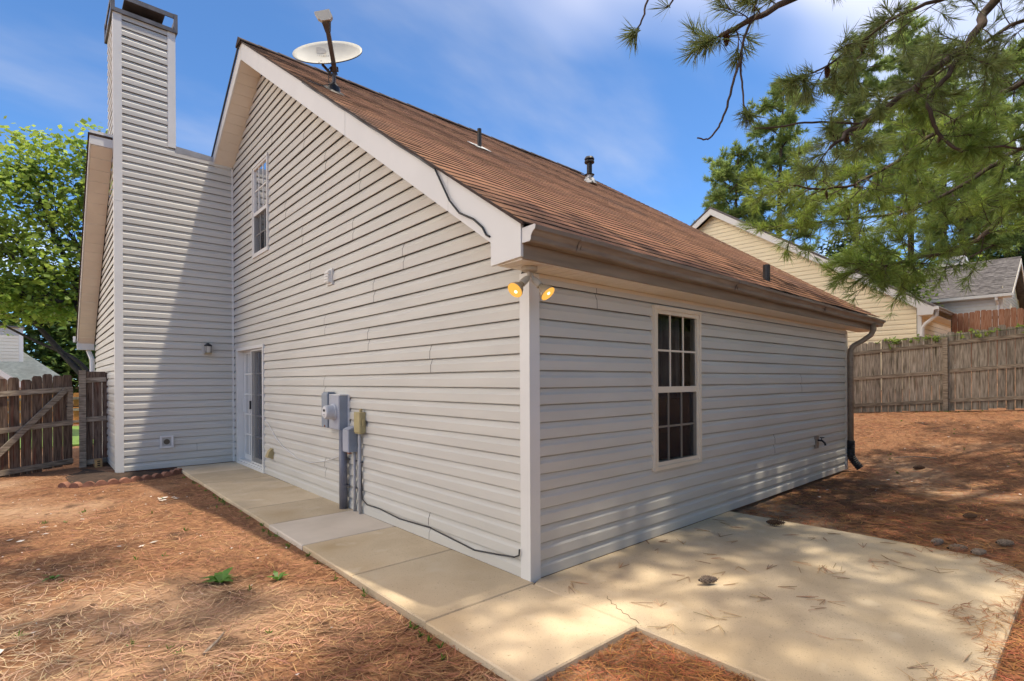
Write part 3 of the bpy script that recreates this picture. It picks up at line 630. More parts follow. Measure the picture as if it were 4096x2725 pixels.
# worn grey emblem and lettering on the reflector
def dsurf(u, w):
    r2 = (u/A)**2+(w/B)**2; return dc+side*u+updir*w+nd*(.075*(r2-1)+.003)
sg = 1 if (side.dot(rt) > 0) else -1
pl = [(-.165, .19), (-.12, .192), (-.075, .18), (-.045, .15), (-.04, .12), (-.06, .095), (-.10, .085), (-.155, .08)]
o = MB(); i = len(o.v); o.v = [tuple(dsurf(sg*a, b)) for a, b in pl]+[tuple(dsurf(-.10*sg, .135))]
for k in range(len(pl)): o.f.append((8, k, (k+1) % 8)); o.mi.append(0)
o.build('emblem', DISH_PRINT, refl, recalc=False)
o = MB(); x = -.15
for wd, st in ((.008, 1), (.016, 2), (.006, 1), (.018, 3), (.014, 2), (.016, 2), (.016, 3), (.014, 2)):
    for q in range(st):
        a = x+wd*q/max(1, st); o.quad(dsurf(sg*a, .035), dsurf(sg*(a+.005), .035), dsurf(sg*(a+.005), .062), dsurf(sg*a, .062))
    if st > 1: o.quad(dsurf(sg*x, .057), dsurf(sg*(x+wd), .057), dsurf(sg*(x+wd), .062), dsurf(sg*x, .062))
    x += wd+.014
for k in range(9):
    a = -.11+k*.024; hh = .012+.012*(k % 3 == 0); o.quad(dsurf(sg*a, -.17), dsurf(sg*(a+.006), -.17), dsurf(sg*(a+.006), -.17+hh), dsurf(sg*a, -.17+hh)); o.quad(dsurf(sg*a, -.172), dsurf(sg*(a+.015), -.172), dsurf(sg*(a+.015), -.168), dsurf(sg*a, -.168))
o.build('lettering', DISH_PRINT, refl, recalc=False)
for a, b in ((-.085, -.10), (.085, -.10), (-.06, -.215), (.09, -.21)): MB().lathe(dsurf(a, b), nd, [(0, .008), (.003, .006)], 8).build('bolt', DISH_BACK, refl)
ab = db+Vector((.002, -.04, .235))
ae = db+Vector((-.235, -.355, .575))
o = MB(); o.bar(ab, ab.lerp(ae, .8), .035, .05, (side)); o.build('feed_arm', ARM, dish)
o = MB(); m1 = ab.lerp(ae, .8); ad = (ae-ab).normalized(); q = (nd-ad*nd.dot(ad)).normalized()
o.hexa([m1+side*a*.022+q*b*.018 for a, b in ((-1, -1), (1, -1), (1, 1), (-1, 1))], [ae+side*a*.042+q*b*.022 for a, b in ((-1, -1), (1, -1), (1, 1), (-1, 1))]); o.build('arm_flare', ARM, dish)
hv = (Vector((-.02, .02, .1))).normalized(); q = (nd-hv*nd.dot(hv)).normalized(); l0 = ae+hv*.003; o = MB(); ad = hv; hs = hv.cross(q)*(1 if hv.cross(q).dot(rt) > 0 else -1); side_, sg_ = hs, 1
pl = [(-.045, 0), (.05, 0), (.085, .035), (.07, .125), (-.105, .115), (-.085, .035)]
o.hexa([l0+hs*a+ad*b-q*.02 for a, b in pl], [l0+hs*a+ad*b+q*.03 for a, b in pl]); o.build('feed_horn', [DISH], dish)
o = MB()
for k in (-1, 1): o.bar(mast_top+side*k*.03+Vector((0, 0, -.10)), dc-updir*.2-nd*.05+side*k*.06, .014, .03)
o.bar(mast_top-side*.05+Vector((0, 0, -.03)), mast_top+side*.05+Vector((0, 0, -.03)), .03, .05); o.build('bracket', METAL_D, dish)
MB().tube([mast_top+nd*.03, mast_top+nd*.06-side*.05*sg+Vector((0, 0, -.08)), db-side*.06*sg+Vector((0, 0, .1)), db+Vector((-.03, -.05, .05)), db+Vector((-.2, -.1, -.05)), db+Vector((-.40, -.2, -.11))], .006, 5).build('cable', BLACKP, dish)
# cable down the rake
cab = MB(); pts = [(-.335, 3.47, rtop(3.47)-.02)]
for k in range(26):
    y = 3.40-k*.108; pts.append((-.338-.004*math.sin(k*1.7), y, rtop(y)-.016-.007*abs(math.sin(k*.55))))
pts += [(-.338, .50, 2.78), (-.336, .38, 2.66), (-.332, .22, 2.58), (-.330, .12, 2.50), (-.329, .08, 2.44), (-.328, .045, 2.42)]
tag(cab.tube(pts, .008, 5).build('coaxial_cable', BLACKP), 'thin black cable clipped along the sloping white roof edge board', 'cable')

# flood light under the soffit corner
fb = Vector((-.115, -.125, 2.215))
fl = thing('flood_light', 'twin bulb flood light glowing orange under the roof corner', 'flood light', fb)
FLM = mat('lamp_holder', (.42, .37, .29), .5, .1, 9)
MB().lathe(fb, (0, 0, -1), [(0, .055), (.028, .055), (.034, .04)], 18).build('canopy', FLM, fl)
for k, (d, nm) in enumerate((((-.70, -.06, -.55), 0), ((.16, -.60, -.62), 1))):
    d = Vector(d).normalized(); st = fb+Vector((-.012 if k == 0 else .018, -.005, -.034))
    MB().tube([st, st+Vector((0, 0, -.03)), st+Vector((0, 0, -.035))+d*.03], .012, 8).build('swivel', FLM, fl)
    b0 = st+Vector((0, 0, -.035))+d*.015
    MB().lathe(b0, d, [(0, .018), (.02, .024), (.075, .026), (.078, .02)], 14).build('socket', FLM, fl, smooth=False)
    bl = MB().lathe(b0+d*.072, d, [(0, .019), (.02, .022), (.05, .041), (.085, .057), (.09, .057)], 20).build('bulb', mat('bulb_shell', (.40, .30, .18), .25, .1, 6, spec=.6), fl, smooth=True)
    o = MB(); c = b0+d*.1635; u = d.orthogonal().normalized(); w = d.cross(u); o.v = [tuple(c+d*.006)]+[tuple(c+(u*math.cos(t)+w*math.sin(t))*.0552) for t in np.linspace(0, 2*math.pi, 24, endpoint=False)]
    o.f = [(0, 1+j, 1+(j+1) % 24) for j in range(24)]; o.mi = [0]*24; o.build('bulb_face', BULB, bl)
    MB().lathe(c+d*.004+u*.012, d, [(0, .012), (.006, .010)], 12).build('filament_glow', BULB_HOT, bl)
    ld = bpy.data.lights.new('flood_lamp', 'SPOT'); ld.energy = 14; ld.color = (1, .58, .24); ld.spot_size = 2.2; ld.spot_blend = .8; ld.shadow_soft_size = .05
    lo = bpy.data.objects.new('flood_lamp', ld); link(lo, fl); lo.location = c+d*.03; lo.rotation_euler = d.to_track_quat('-Z', 'Y').to_euler()

# wall lantern on the chimney wall
lb = Vector((-.44, CY-.02, 2.0))
ln = thing('wall_lantern', 'small black hooded lantern on the shaded chimney siding', 'lantern', lb)
MB().box(-.52, -.36, CY-.035, CY-.005, 1.93, 2.13).build('mount_block', SIDING, ln)
MB().lathe((-.44, CY-.10, 2.07), (0, 0, 1), [(0, .062), (.015, .062), (.03, .045), (.045, .015)], 14).build('hood', BLACKP, ln)
MB().lathe((-.44, CY-.10, 1.955), (0, 0, 1), [(0, .035), (.02, .045), (.11, .05)], 14).build('glass', mat('clear_shade', (.55, .53, .48), .15, .1, 5, spec=.7), ln)
o = MB()
for t in range(4):
    a = math.pi/4+t*math.pi/2; o.bar((-.44+.054*math.cos(a), CY-.10+.054*math.sin(a), 1.95), (-.44+.058*math.cos(a), CY-.10+.058*math.sin(a), 2.075), .006, .006, (1, 0, 0))
o.build('cage', BLACKP, ln)
MB().box(-.46, -.42, CY-.10, CY-.035, 2.10, 2.125).build('bracket', BLACKP, ln)
MB().box(-.49, -.39, CY-.15, CY-.05, 1.94, 1.952).build('bottom_plate', TAN, ln)

# electrical service: breaker box, meter box, conduit
def can(name, label, y0, y1, z0, z1, d, m, tilt=0):
    t = thing(name, label, 'utility box', (-.02, (y0+y1)/2, z0))
    b = .012
    MB().hexa([FG(y0, .01, z0), FG(y1, .01, z0), FG(y1, .01, z1), FG(y0, .01, z1)], [FG(y0, d-b, z0), FG(y1, d-b, z0), FG(y1, d-b, z1), FG(y0, d-b, z1)]).build('body', m[0], t)
    MB().hexa([FG(y0-.003, d-b+.001, z0-.003), FG(y1+.003, d-b+.001, z0-.003), FG(y1+.003, d-b+.001, z1+.003), FG(y0-.003, d-b+.001, z1+.003)], [FG(y0+b*.4, d, z0+b*.4), FG(y1-b*.4, d, z0+b*.4), FG(y1-b*.4, d, z1-b*.4), FG(y0+b*.4, d, z1-b*.4)]).build('cover', m[1], t)
    return t
t = can('breaker_box', 'narrow blue grey breaker box beside the electric meter', 3.33, 3.50, .895, 1.295, .115, (GREYBOX_D, GREYBOX_D))
MB().box(-.10, -.02, 3.345, 3.485, 1.296, 1.315).build('rain_lip', GREYBOX_D, t)
MB().box(-.122, -.116, 3.39, 3.41, .90, .925).build('latch', BRICK, t)
t = can('meter_box', 'light grey electric meter box with round glass meter', 2.985, 3.255, .893, 1.275, .125, (GREYBOX_D, GREYBOX))
MB().box(-.118, -.012, 2.975, 3.262, 1.279, 1.29).build('rain_lip', PLASTIC_W, t)
MB().box(-.02, -.008, 2.958, 2.984, .90, 1.28).build('side_flange', PLASTIC_W, t)
me_ = MB().lathe((-.124, 3.115, 1.09), (-1, 0, 0), [(0, .092), (.018, .092), (.022, .083), (.10, .078), (.112, .07)], 24).build('meter', mat('meter_grey', (.50, .51, .53), .35, .05, 5), t, smooth=False)
MB().lathe((-.236, 3.115, 1.09), (-1, 0, 0), [(0, .066), (.003, .064)], 24).build('dial', PLASTIC_W, me_)
MB().box(-.243, -.2385, 3.09, 3.14, 1.098, 1.125).build('display', BLACKP, me_)
o = MB()
for k in range(3): o.box(-.2405, -.2395, 3.085+.01*k, 3.145-.006*k, 1.06-.016*k, 1.066-.016*k)
o.build('printed_text', METAL_D, me_)
MB().lathe((-.05, 3.05, .86), (0, 0, 1), [(0, .012), (.035, .012)], 8).build('hub_fitting', BLACKP, t)
t = can('disconnect_box', 'grey disconnect box just under the electric meter box', 2.757, 2.90, .66, .905, .12, (GREYBOX_D, GREYBOX))
MB().hexa([FG(2.757, .012, .908), FG(2.90, .012, .908), FG(2.90, .118, .908), FG(2.757, .118, .908)], [FG(2.775, .012, .94), FG(2.885, .012, .94), FG(2.885, .085, .925), FG(2.775, .085, .925)]).build('top_hood', GREYBOX, t)
MB().box(-.09, -.06, 2.80, 2.85, .635, .66).build('bottom_hub', BRICK, t)
t = can('phone_box', 'beige telephone junction box on the grey siding', 2.556, 2.695, .885, 1.105, .082, (BEIGE, BEIGE))
MB().hexa([FG(2.553, .03, .872), FG(2.70, .03, .872), FG(2.70, .07, .872), FG(2.553, .07, .872)], [FG(2.56, .03, .884), FG(2.69, .03, .884), FG(2.69, .07, .884), FG(2.56, .07, .884)]).build('bottom_lip', BEIGE, t)
o = MB(); o.box(-.055, -.03, 2.535, 2.553, .96, 1.03); o.build('latch', BEIGE, t)
MB().box(-.045, -.02, 2.61, 2.64, 1.108, 1.14).build('top_tab', TAN, t)
for (nm, lb_, y, x, r, z1, m) in (('conduit', 'thick dark grey conduit running from the meter down to the walkway', 3.0, -.068, .046, .892, CONDUIT), ('conduit', 'thin grey conduit below the disconnect box', 2.79, -.03, .014, .65, CONDUIT_L), ('conduit', 'pale grey conduit below the beige telephone box', 2.645, -.036, .018, .87, CONDUIT_L)):
    c = MB().tube([(x, y, -.004), (x, y, z1)], r, 14).build(nm, m, smooth=True); tag(c, lb_, 'conduit', 'conduits on the grey wall')
    for z in (.25, .55): MB().box(x-.001, -.006, y-r-.012, y+r+.012, z, z+.015).build('clamp', METAL_D, c)
bc = [(-.025, 2.64, .62), (-.028, 2.625, .30), (-.028, 2.61, .16), (-.026, 2.5, .118), (-.026, 2.22, .125), (-.026, 1.82, .10), (-.026, 1.285, .124), (-.026, .974, .102), (-.026, .626, .077), (-.026, .345, .111), (-.026, .145, .139), (-.03, .09, .165), (-.03, .085, .21)]
tag(MB().tube(bc, .0065, 6).build('black_cable', BLACKP), 'thin black cable sagging along the foot of the grey wall', 'cable')
wc = [(-.02, 5.95, .84), (-.022, 5.789, .778), (-.022, 5.45, .60), (-.022, 5.173, .507), (-.022, 4.573, .39), (-.022, 4.124, .385), (-.022, 3.636, .459), (-.026, 3.3, .54), (-.05, 3.06, .60)]
tag(MB().tube(wc, .005, 6).build('white_cable', PLASTIC_W), 'thin white cable drooping on the wall beside the sliding door', 'cable')
# spigot
sp = thing('spigot', 'dark metal water spigot on a mounting block, shaded wall', 'spigot', (5.63, -.02, .46))
MB().box(5.56, 5.66, -.032, -.004, .455, .63).build('mount_block', FASCIA_D, sp)
MB().tube([(5.62, -.03, .57), (5.62, -.09, .565), (5.63, -.12, .53), (5.63, -.125, .50)], .014, 8).build('spout', BLACKP, sp)
o = MB(); o.tube([(5.62, -.075, .57), (5.62, -.085, .61)], .006, 6); o.lathe((5.62, -.085, .605), (0, 0, 1), [(0, .03), (.01, .032), (.012, .01)], 10); o.build('handle', BLACKP, sp)

# ------------------------------------------------------------------ fences
def picket_mesh(w, h, t, name, m, parent, thickdir='y'):
    e = .025
    return MB().prism([(-w/2, 0), (w/2, 0), (w/2, h-e*1.2), (w/2-e, h), (-w/2+e, h), (-w/2, h-e*1.2)], 1, -t/2, t/2).build(name, m, parent)
def fence(name, label, p0, p1, h, bay, railside, m, mr, group=None, rails=(.14, .52, .88), pw=.14, gap=.006, postw=.09, jit=.02, zf=None, skip=None):
    p0 = Vector((*p0, 0)); p1 = Vector((*p1, 0)); d = (p1-p0); Lf = d.length; d.normalize(); n = Vector((-d.y, d.x, 0))*railside; ang = math.atan2(d.y, d.x)
    zf = zf or (lambda x, y: float(gz(x, y)))
    root = thing(name, label, 'fence', (p0.x, p0.y, zf(p0.x, p0.y)), group)
    base = picket_mesh(pw, h, .018, 'picket', m, root); first = True
    u = pw/2
    while u < Lf:
        q = p0+d*u; z = zf(q.x, q.y)+.03+random.uniform(-jit, jit)
        o = base if first else inst(base, (0, 0, 0), parent=root)
        o.location = (q.x, q.y, z); o.rotation_euler = (0, random.uniform(-.006, .006), ang); o.scale = (random.uniform(.96, 1.0), 1, random.uniform(.985, 1.01)); first = False
        u += pw+gap
    nb = max(1, round(Lf/bay))
    for k in range(nb+1):
        q = p0+d*(Lf*k/nb)+n*(.02+postw/2); z = zf(q.x, q.y)
        MB().box(-postw/2, postw/2, -postw/2, postw/2, -.1, h*.965).build('post', mr, root); o = COL.objects[-1]; o.location = (q.x, q.y, z); o.rotation_euler = (0, random.uniform(-.01, .01), ang)
    for k in range(nb):
        for r in rails:
            qa = p0+d*(Lf*k/nb+postw/2); qb = p0+d*(Lf*(k+1)/nb-postw/2)
            a = Vector((qa.x, qa.y, zf(qa.x, qa.y)+h*r+random.uniform(-.01, .01)))+n*.03; b = Vector((qb.x, qb.y, zf(qb.x, qb.y)+h*r+random.uniform(-.01, .01)))+n*.03
            MB().bar(a, b, .036, .085).build('rail', mr, root)
    return root
fence('fence', 'weathered grey wooden fence beyond the downspout, sloping up to the right', (13.4, 4.55), (13.4, -7.45), 1.84, 2.4, -1, WOOD, WOOD_R, zf=lambda x, y: .625-.083*y, jit=.03)
fence('fence', 'weathered wooden fence behind the camera, mirrored in the window', (13.3, -7.5), (-8.0, -7.5), 1.85, 2.4, -1, WOOD, WOOD_R)
fence('fence', 'reddish orange wooden fence in front of the grey roofed house', (20.5, .7), (20.5, -7.5), 1.75, 2.4, 1, WOOD_RED, WOOD_R, zf=lambda x, y: 1.88-.01*(y))
# left fence panel between gate post and house, and the gate
fp = thing('side_fence', 'narrow dark reddish fence panel between gate post and house wall', 'fence', (-1.95, 9.35, -.08))
for k in range(3):
    x = -2.0+k*.13; o = picket_mesh(.125, 1.68+.02*(k % 2), .018, 'picket', WOOD_G, fp); o.location = (x, 9.36, -.06); o.rotation_euler = (0, 0, 0)
for z in (.02, .78, 1.48): MB().bar((-2.06, 9.33, z), (-1.745, 9.33, z+.02), .035, .085).build('rail', WOOD_R, fp)
MB().box(-2.13, -2.035, 9.28, 9.375, -.2, 1.66).build('post', WOOD_R, fp)
MB().box(-2.14, -1.76, 9.315, 9.335, 1.50, 1.64).build('top_board', WOOD_G, fp)
gt = thing('gate', 'dark weathered wooden gate with a diagonal brace, left of the chimney', 'gate', (-2.22, 9.47, -.05))
ga = Vector((-2.22, 9.50, 0)); gb = Vector((-3.75, 8.75, 0)); gd = (gb-ga).normalized(); gn = Vector((-gd.y, gd.x, 0)); gn = gn if gn.y < 0 else -gn
base = None
for k in range(10):
    q = ga+gd*(.07+k*.150); o = picket_mesh(.14, 1.62, .018, 'picket', WOOD_G, gt) if base is None else inst(base, (0, 0, 0), parent=gt)
    base = base or o; o.location = (q.x, q.y, -.03+random.uniform(-.02, .02)-.012*k); o.rotation_euler = (0, random.uniform(-.01, .01), math.atan2(gd.y, gd.x)); o.scale = (random.uniform(.94, 1), 1, random.uniform(.98, 1.01))
GL_ = 1.52
for z in (.06, .74, 1.33): MB().bar(ga+gd*.01+gn*.032+Vector((0, 0, z)), ga+gd*GL_+gn*.032+Vector((0, 0, z-.1)), .036, .085).build('rail', WOOD_R, gt)
MB().bar(ga+gd*.05+gn*.032+Vector((0, 0, .79)), ga+gd*.05+gn*.032+Vector((0, 0, 1.28)), .036, .08, gd).build('stile', WOOD_R, gt)
MB().bar(ga+gd*.12+gn*.07+Vector((0, 0, 1.33)), ga+gd*1.36+gn*.07+Vector((0, 0, -.02)), .03, .085).build('brace', WOOD_R, gt)
MB().bar(ga+gd*(-.1)+gn*.03+Vector((0, 0, 1.02)), ga+gd*.1+gn*.03+Vector((0, 0, 1.02)), .01, .02).build('latch', BLACKP, gt)

fence('fence', 'dark weathered wooden fence carrying on beyond the gate hinges', (-3.9, 8.68), (-8.7, 8.4), 1.62, 2.4, 1, WOOD_G, WOOD_R, zf=lambda x, y: -.12)
# scalloped edging and soil bed by the chimney foot
ed = thing('garden_edging', 'low scalloped red edging curving round the chimney foot', 'edging', (-1.7, 7.1, -.05))
path = [(-2.38, 7.15), (-2.26, 7.02), (-2.12, 6.96), (-1.98, 6.95), (-1.84, 6.96), (-1.70, 6.98), (-1.56, 7.02), (-1.42, 7.06), (-1.28, 7.12), (-1.15, 7.2), (-1.03, 7.28), (-.96, 7.36)]
eb = None
for k, (x, y) in enumerate(path):
    if eb is None: eb = MB().lathe((0, -.04, .0), (0, 1, 0), [(0, .072), (.08, .072)], 14).build('edging_scallop', BRICK, ed); o = eb
    else: o = inst(eb, (0, 0, 0), parent=ed)
    q = path[min(k+1, len(path)-1)]; p_ = path[max(k-1, 0)]; o.location = (x, y, float(gz(x, y))+.005); o.rotation_euler = (random.uniform(-.08, .08), random.uniform(-.1, .1), math.atan2(q[1]-p_[1], q[0]-p_[0]))
o = MB(); i = 0
bed = [(-2.3, 7.25), (-2.0, 7.05), (-1.5, 7.08), (-1.0, 7.42), (-.93, 7.7), (-.95, 7.785), (-1.74, 7.785), (-2.0, 8.6), (-2.1, 9.2), (-2.35, 8.2)]
cx = (-1.75, 7.5); o.v = [(*cx, .03)]+[(x, y, float(gz(x, y))+.006) for x, y in bed]; o.f = [(0, 1+k, 1+(k+1) % 10) for k in range(10)]; o.mi = [0]*10
tag(o.build('soil_bed', SOIL, smooth=True), kind='structure')
br = thing('brick', 'yellowish cored brick lying by the fence panel and house wall', 'brick', (-1.86, 9.05, -.04))
MB().box(-1.93, -1.83, 9.0, 9.2, -.05, .09).build('brick_body', mat('yellow_brick', (.45, .26, .11), .9, .2, 9), br)
for k in range(3): MB().box(-1.90, -1.86, 8.9965, 9.0, -.02+k*.035, .0+k*.035).build('core_hole', SOIL, br)

# ------------------------------------------------------------------ neighbours
def simple_gable_house(name, label, xw, y0, y1, ridge_y, zb, ze, slope, depth, wallm, roofm, trim, e):
    """gable end at x=xw facing -x, ridge along +x"""
    t = thing(name, label, 'house', (xw, y0, zb)); zr = ze+slope*(ridge_y-y0)
    g = MB().prism([(y0, zb), (y1, zb), (y1, ze-.1), (ridge_y, zr-.2), (y0, ze-.1)], 0, xw+.02, xw+depth).build('wall', BACK, t)
    siding(g, lambda u, q, z: (xw+.012-q, u, z), zb, zr-.15, lambda z: max(y0+.1, ridge_y-(zr-.2-z)/slope), lambda z: min(y1, ridge_y+(zr-.2-z)/slope), e, wallm)
    i = 0
    while zb+i*e < ze-.2:
        MB().box(xw+.1, xw+depth, y0-.014, y0+.0, zb+i*e, zb+(i+1)*e-.012).build('siding_panel', wallm, g); i += 1
    ov = .42
    r = MB(); za = ze-slope*ov
    for s, ye in ((-1, y0-ov), (1, y1+ov)):
        zz = ze-slope*ov if s < 0 else zr-slope*(y1+ov-ridge_y)
        r.hexa([(xw-.33, ye, zz-.01), (xw+depth+.3, ye, zz-.01), (xw+depth+.3, ridge_y, zr), (xw-.33, ridge_y, zr)], [(xw-.33, ye, zz+.06), (xw+depth+.3, ye, zz+.06), (xw+depth+.3, ridge_y, zr+.07), (xw-.33, ridge_y, zr+.07)])
    ro = r.build('roof', roofm, t)
    MB().prism([(y0-ov, za-.02), (ridge_y, zr-.015), (ridge_y, zr-.27), (y0+.03, ze-.26), (y0+.03, za-.22), (y0-ov+.06, za-.22)], 0, xw-.31, xw-.28).build('rake_fascia', trim, t)
    MB().prism([(y1+ov, zr-slope*(y1+ov-ridge_y)-.02), (ridge_y, zr-.015), (ridge_y, zr-.27), (y1+ov, zr-slope*(y1+ov-ridge_y)-.26)], 0, xw-.31, xw-.28).build('rake_fascia', trim, t)
    MB().prism([(y0-ov+.05, za-.22), (y0+.02, za-.22), (y0+.02, za-.2), (y0-ov+.05, za-.2)], 0, xw-.28, xw+depth).build('eave_soffit', SOFFIT, t)
    gg = MB(); gutter(gg, xw-.3, xw+depth+.2, y0-ov+.03, za+.02, 0, 1.0); gg.build('gutter', GUTTER, t)
    MB().box(xw-.34, xw-.30, y0-ov-.09, y0-ov+.03, za-.08, za+.02).build('gutter_end_cap', trim, t)
    MB().box(xw-.02, xw+.09, y0-.03, y0+.08, zb, za-.2).build('corner_post', trim, t)
    MB().tube([(xw-.12, y0-ov-.02, za-.06), (xw-.12, y0-ov, za-.25), (xw-.08, y0-.14, za-.48), (xw-.06, y0-.06, za-.62), (xw-.06, y0-.05, zb)], .055, 8).build('downspout', trim, t)
    return t, zr
cream, czr = simple_gable_house('house', 'cream sided neighbour house with white gable trim beyond the wooden fence', 18.3, 1.15, 14.9, 8.05, 1.0, 3.93, .664, 12, CREAM, SHGREY, WHITE, .158)
# grey roofed house further up
fh = thing('house', 'far house with grey shingle roof partly hidden by pine branches', 'house', (31, 0, 3))
X0 = 29.6
def fz(px_z): return px_z
wl = MB().box(X0, X0+7, .30, 12, 2.6, 5.22).build('wall', CREAM_W, fh)
for k in range(8): MB().box(X0-.02, X0, .30, 4.0, 4.0+k*.15, 4.13+k*.15).build('siding_panel', PLASTIC_W, wl)
for k in range(16): MB().box(X0, X0+6.9, .28, .30, 3.2+k*.15, 3.33+k*.15).build('siding_panel', CREAM, wl)
gw2 = MB().prism([(X0, 5.2), (X0+7, 5.2), (X0+3.5, 7.1)], 1, .30, .4).build('gable', CREAM, fh)
sl2 = .56
rf = MB(); rf.hexa([(X0-.45, -.05, 5.13), (X0-.45, 12, 5.13), (X0+3.5, 12, 7.3), (X0+3.5, -.05, 7.3)], [(X0-.45, -.05, 5.2), (X0-.45, 12, 5.2), (X0+3.5, 12, 7.38), (X0+3.5, -.05, 7.38)])
rf.hexa([(X0+7.45, -.05, 5.13), (X0+7.45, 12, 5.13), (X0+3.5, 12, 7.3), (X0+3.5, -.05, 7.3)], [(X0+7.45, -.05, 5.2), (X0+7.45, 12, 5.2), (X0+3.5, 12, 7.38), (X0+3.5, -.05, 7.38)])
rfo = rf.build('roof', SHGREY, fh)
dirv = Vector((3.95, 0, 2.18))
for k in range(30):
    a = k/30; b = (k+1.25)/30; p0 = Vector((X0-.47, 0, 5.21))+dirv*a; p1 = Vector((X0-.47, 0, 5.21))+dirv*min(b, 1)
    o = MB()
    for j in range(30):
        y0 = -.07+j*.4; h = random.uniform(.012, .035); o.quad((p0.x, y0, p0.z+h), (p0.x, y0+.395, p0.z+h), (p1.x, y0+.395, p1.z+.004), (p1.x, y0, p1.z+.004))
    o.build('shingle_course', SHGREY, rfo, recalc=False)
MB().box(X0-.58, X0-.46, -.08, 12, 5.06, 5.19).build('gutter', WHITE, fh)
MB().box(X0-.45, X0, -.02, 12, 5.04, 5.06).build('soffit', SOFFIT, fh)
MB().box(X0-.06, X0-.02, .28, .40, 2.6, 5.04).build('corner_post', WHITE, fh)
MB().tube([(X0-.5, .45, 5.06), (X0-.5, .45, 4.95), (X0-.12, .45, 4.75), (X0-.1, .45, 2.6)], .06, 8).build('downspout', WHITE, fh)
MB().prism([(X0-.45, 5.08), (X0+3.5, 7.28), (X0+7.45, 5.08), (X0+7.45, 4.92), (X0+3.5, 7.06), (X0-.45, 4.92)], 1, -.07, -.04).build('rake_fascia', SOFFIT, fh)
wv = MB().hexa([(X0+3.1, 1.9, 7.3), (X0+3.9, 1.9, 7.3), (X0+3.9, 3.1, 7.3), (X0+3.1, 3.1, 7.3)], [(X0+3.1, 2.0, 7.75), (X0+3.9, 2.0, 7.75), (X0+3.9, 3.0, 7.75), (X0+3.1, 3.0, 7.75)]).build('roof_cupola', WHITE, rfo)
MB().box(X0+3.07, X0+3.095, 2.15, 2.85, 7.42, 7.58).build('cupola_slot', GREYBOX_D, wv)
w_ = frame('window', lambda u, o, z: (X0-.02-o, u, z), 3.9, 4.9, 3.9, 4.85, .07, 0, .05, WHITE, fh)
for k in range(2): MB().box(X0-.05, X0-.03, 3.97+k*.45, 4.36+k*.45, 3.97, 4.78).build('pane', GREYBOX_D, w_)
# left far house with chimney
lh = thing('house', 'far house with grey green roof and pale chimney behind the gate', 'house', (-6, 30, 0))
MB().box(-11, -2.4, 30.5, 37, -.2, 1.55).build('wall', CREAM_W, lh)
rl = MB(); rl.hexa([(-11.5, 29.8, 1.35), (-1.7, 29.8, 1.45), (-4.6, 33.6, 4.0), (-11.5, 33.6, 4.0)], [(-11.5, 29.8, 1.45), (-1.7, 29.8, 1.55), (-4.6, 33.6, 4.1), (-11.5, 33.6, 4.1)])
rl.hexa([(-1.7, 29.8, 1.45), (-1.7, 37.4, 1.45), (-4.6, 33.7, 4.0), (-4.6, 33.6, 4.0)], [(-1.7, 29.8, 1.55), (-1.7, 37.4, 1.55), (-4.6, 33.7, 4.1), (-4.6, 33.6, 4.1)])
rl.build('roof', SHGREEN, lh)
gy_ = MB().prism([(-5.2, 1.4), (-3.55, 1.4), (-5.2, 2.9)], 1, 28.6, 30.3).build('dormer', CREAM_W, lh)
MB().hexa([(-5.3, 28.3, 2.95), (-3.3, 28.3, 1.35), (-3.3, 30.5, 1.35), (-5.3, 31.5, 2.95)], [(-5.3, 28.3, 3.1), (-3.3, 28.3, 1.5), (-3.3, 30.5, 1.5), (-5.3, 31.5, 3.1)]).build('dormer_roof', SHGREEN, lh)
MB().hexa([(-5.3, 28.25, 2.85), (-3.25, 28.25, 1.2), (-3.25, 28.3, 1.2), (-5.3, 28.3, 2.85)], [(-5.3, 28.25, 3.1), (-3.25, 28.25, 1.45), (-3.25, 28.3, 1.45), (-5.3, 28.3, 3.1)]).build('rake_fascia', WHITE, lh)
cc = MB().box(-4.35, -3.3, 31.2, 32.3, 2.2, 4.05).build('chimney', CREAM, lh)
for k in range(11): MB().box(-4.33, -3.42, 31.17, 31.2, 2.3+k*.155, 2.44+k*.155).build('siding_panel', CREAM_W, cc)
MB().box(-3.42, -3.28, 31.16, 31.3, 2.2, 4.05).build('corner_post', WHITE, cc)
MB().box(-4.40, -3.25, 31.1, 32.4, 4.05, 4.12).build('cap', METAL_D, cc)
# orange fence beyond the gate gap
fence('fence', 'bright orange board fence seen through the gap beside the gate', (-4.5, 21.0), (0.4, 21.0), 1.1, 2.4, -1, mat('orange_boards', (.50, .21, .06), .8, .2, 6, ov=True), WOOD_R, pw=.2)
gr_ = MB().box(-7, 1, 13.5, 20.5, -.08, -.02).build('lawn', mat('lawn_green', (.13, .22, .04), .9, .25, 5)); tag(gr_, 'green lawn strip beyond the gate', kind='structure')

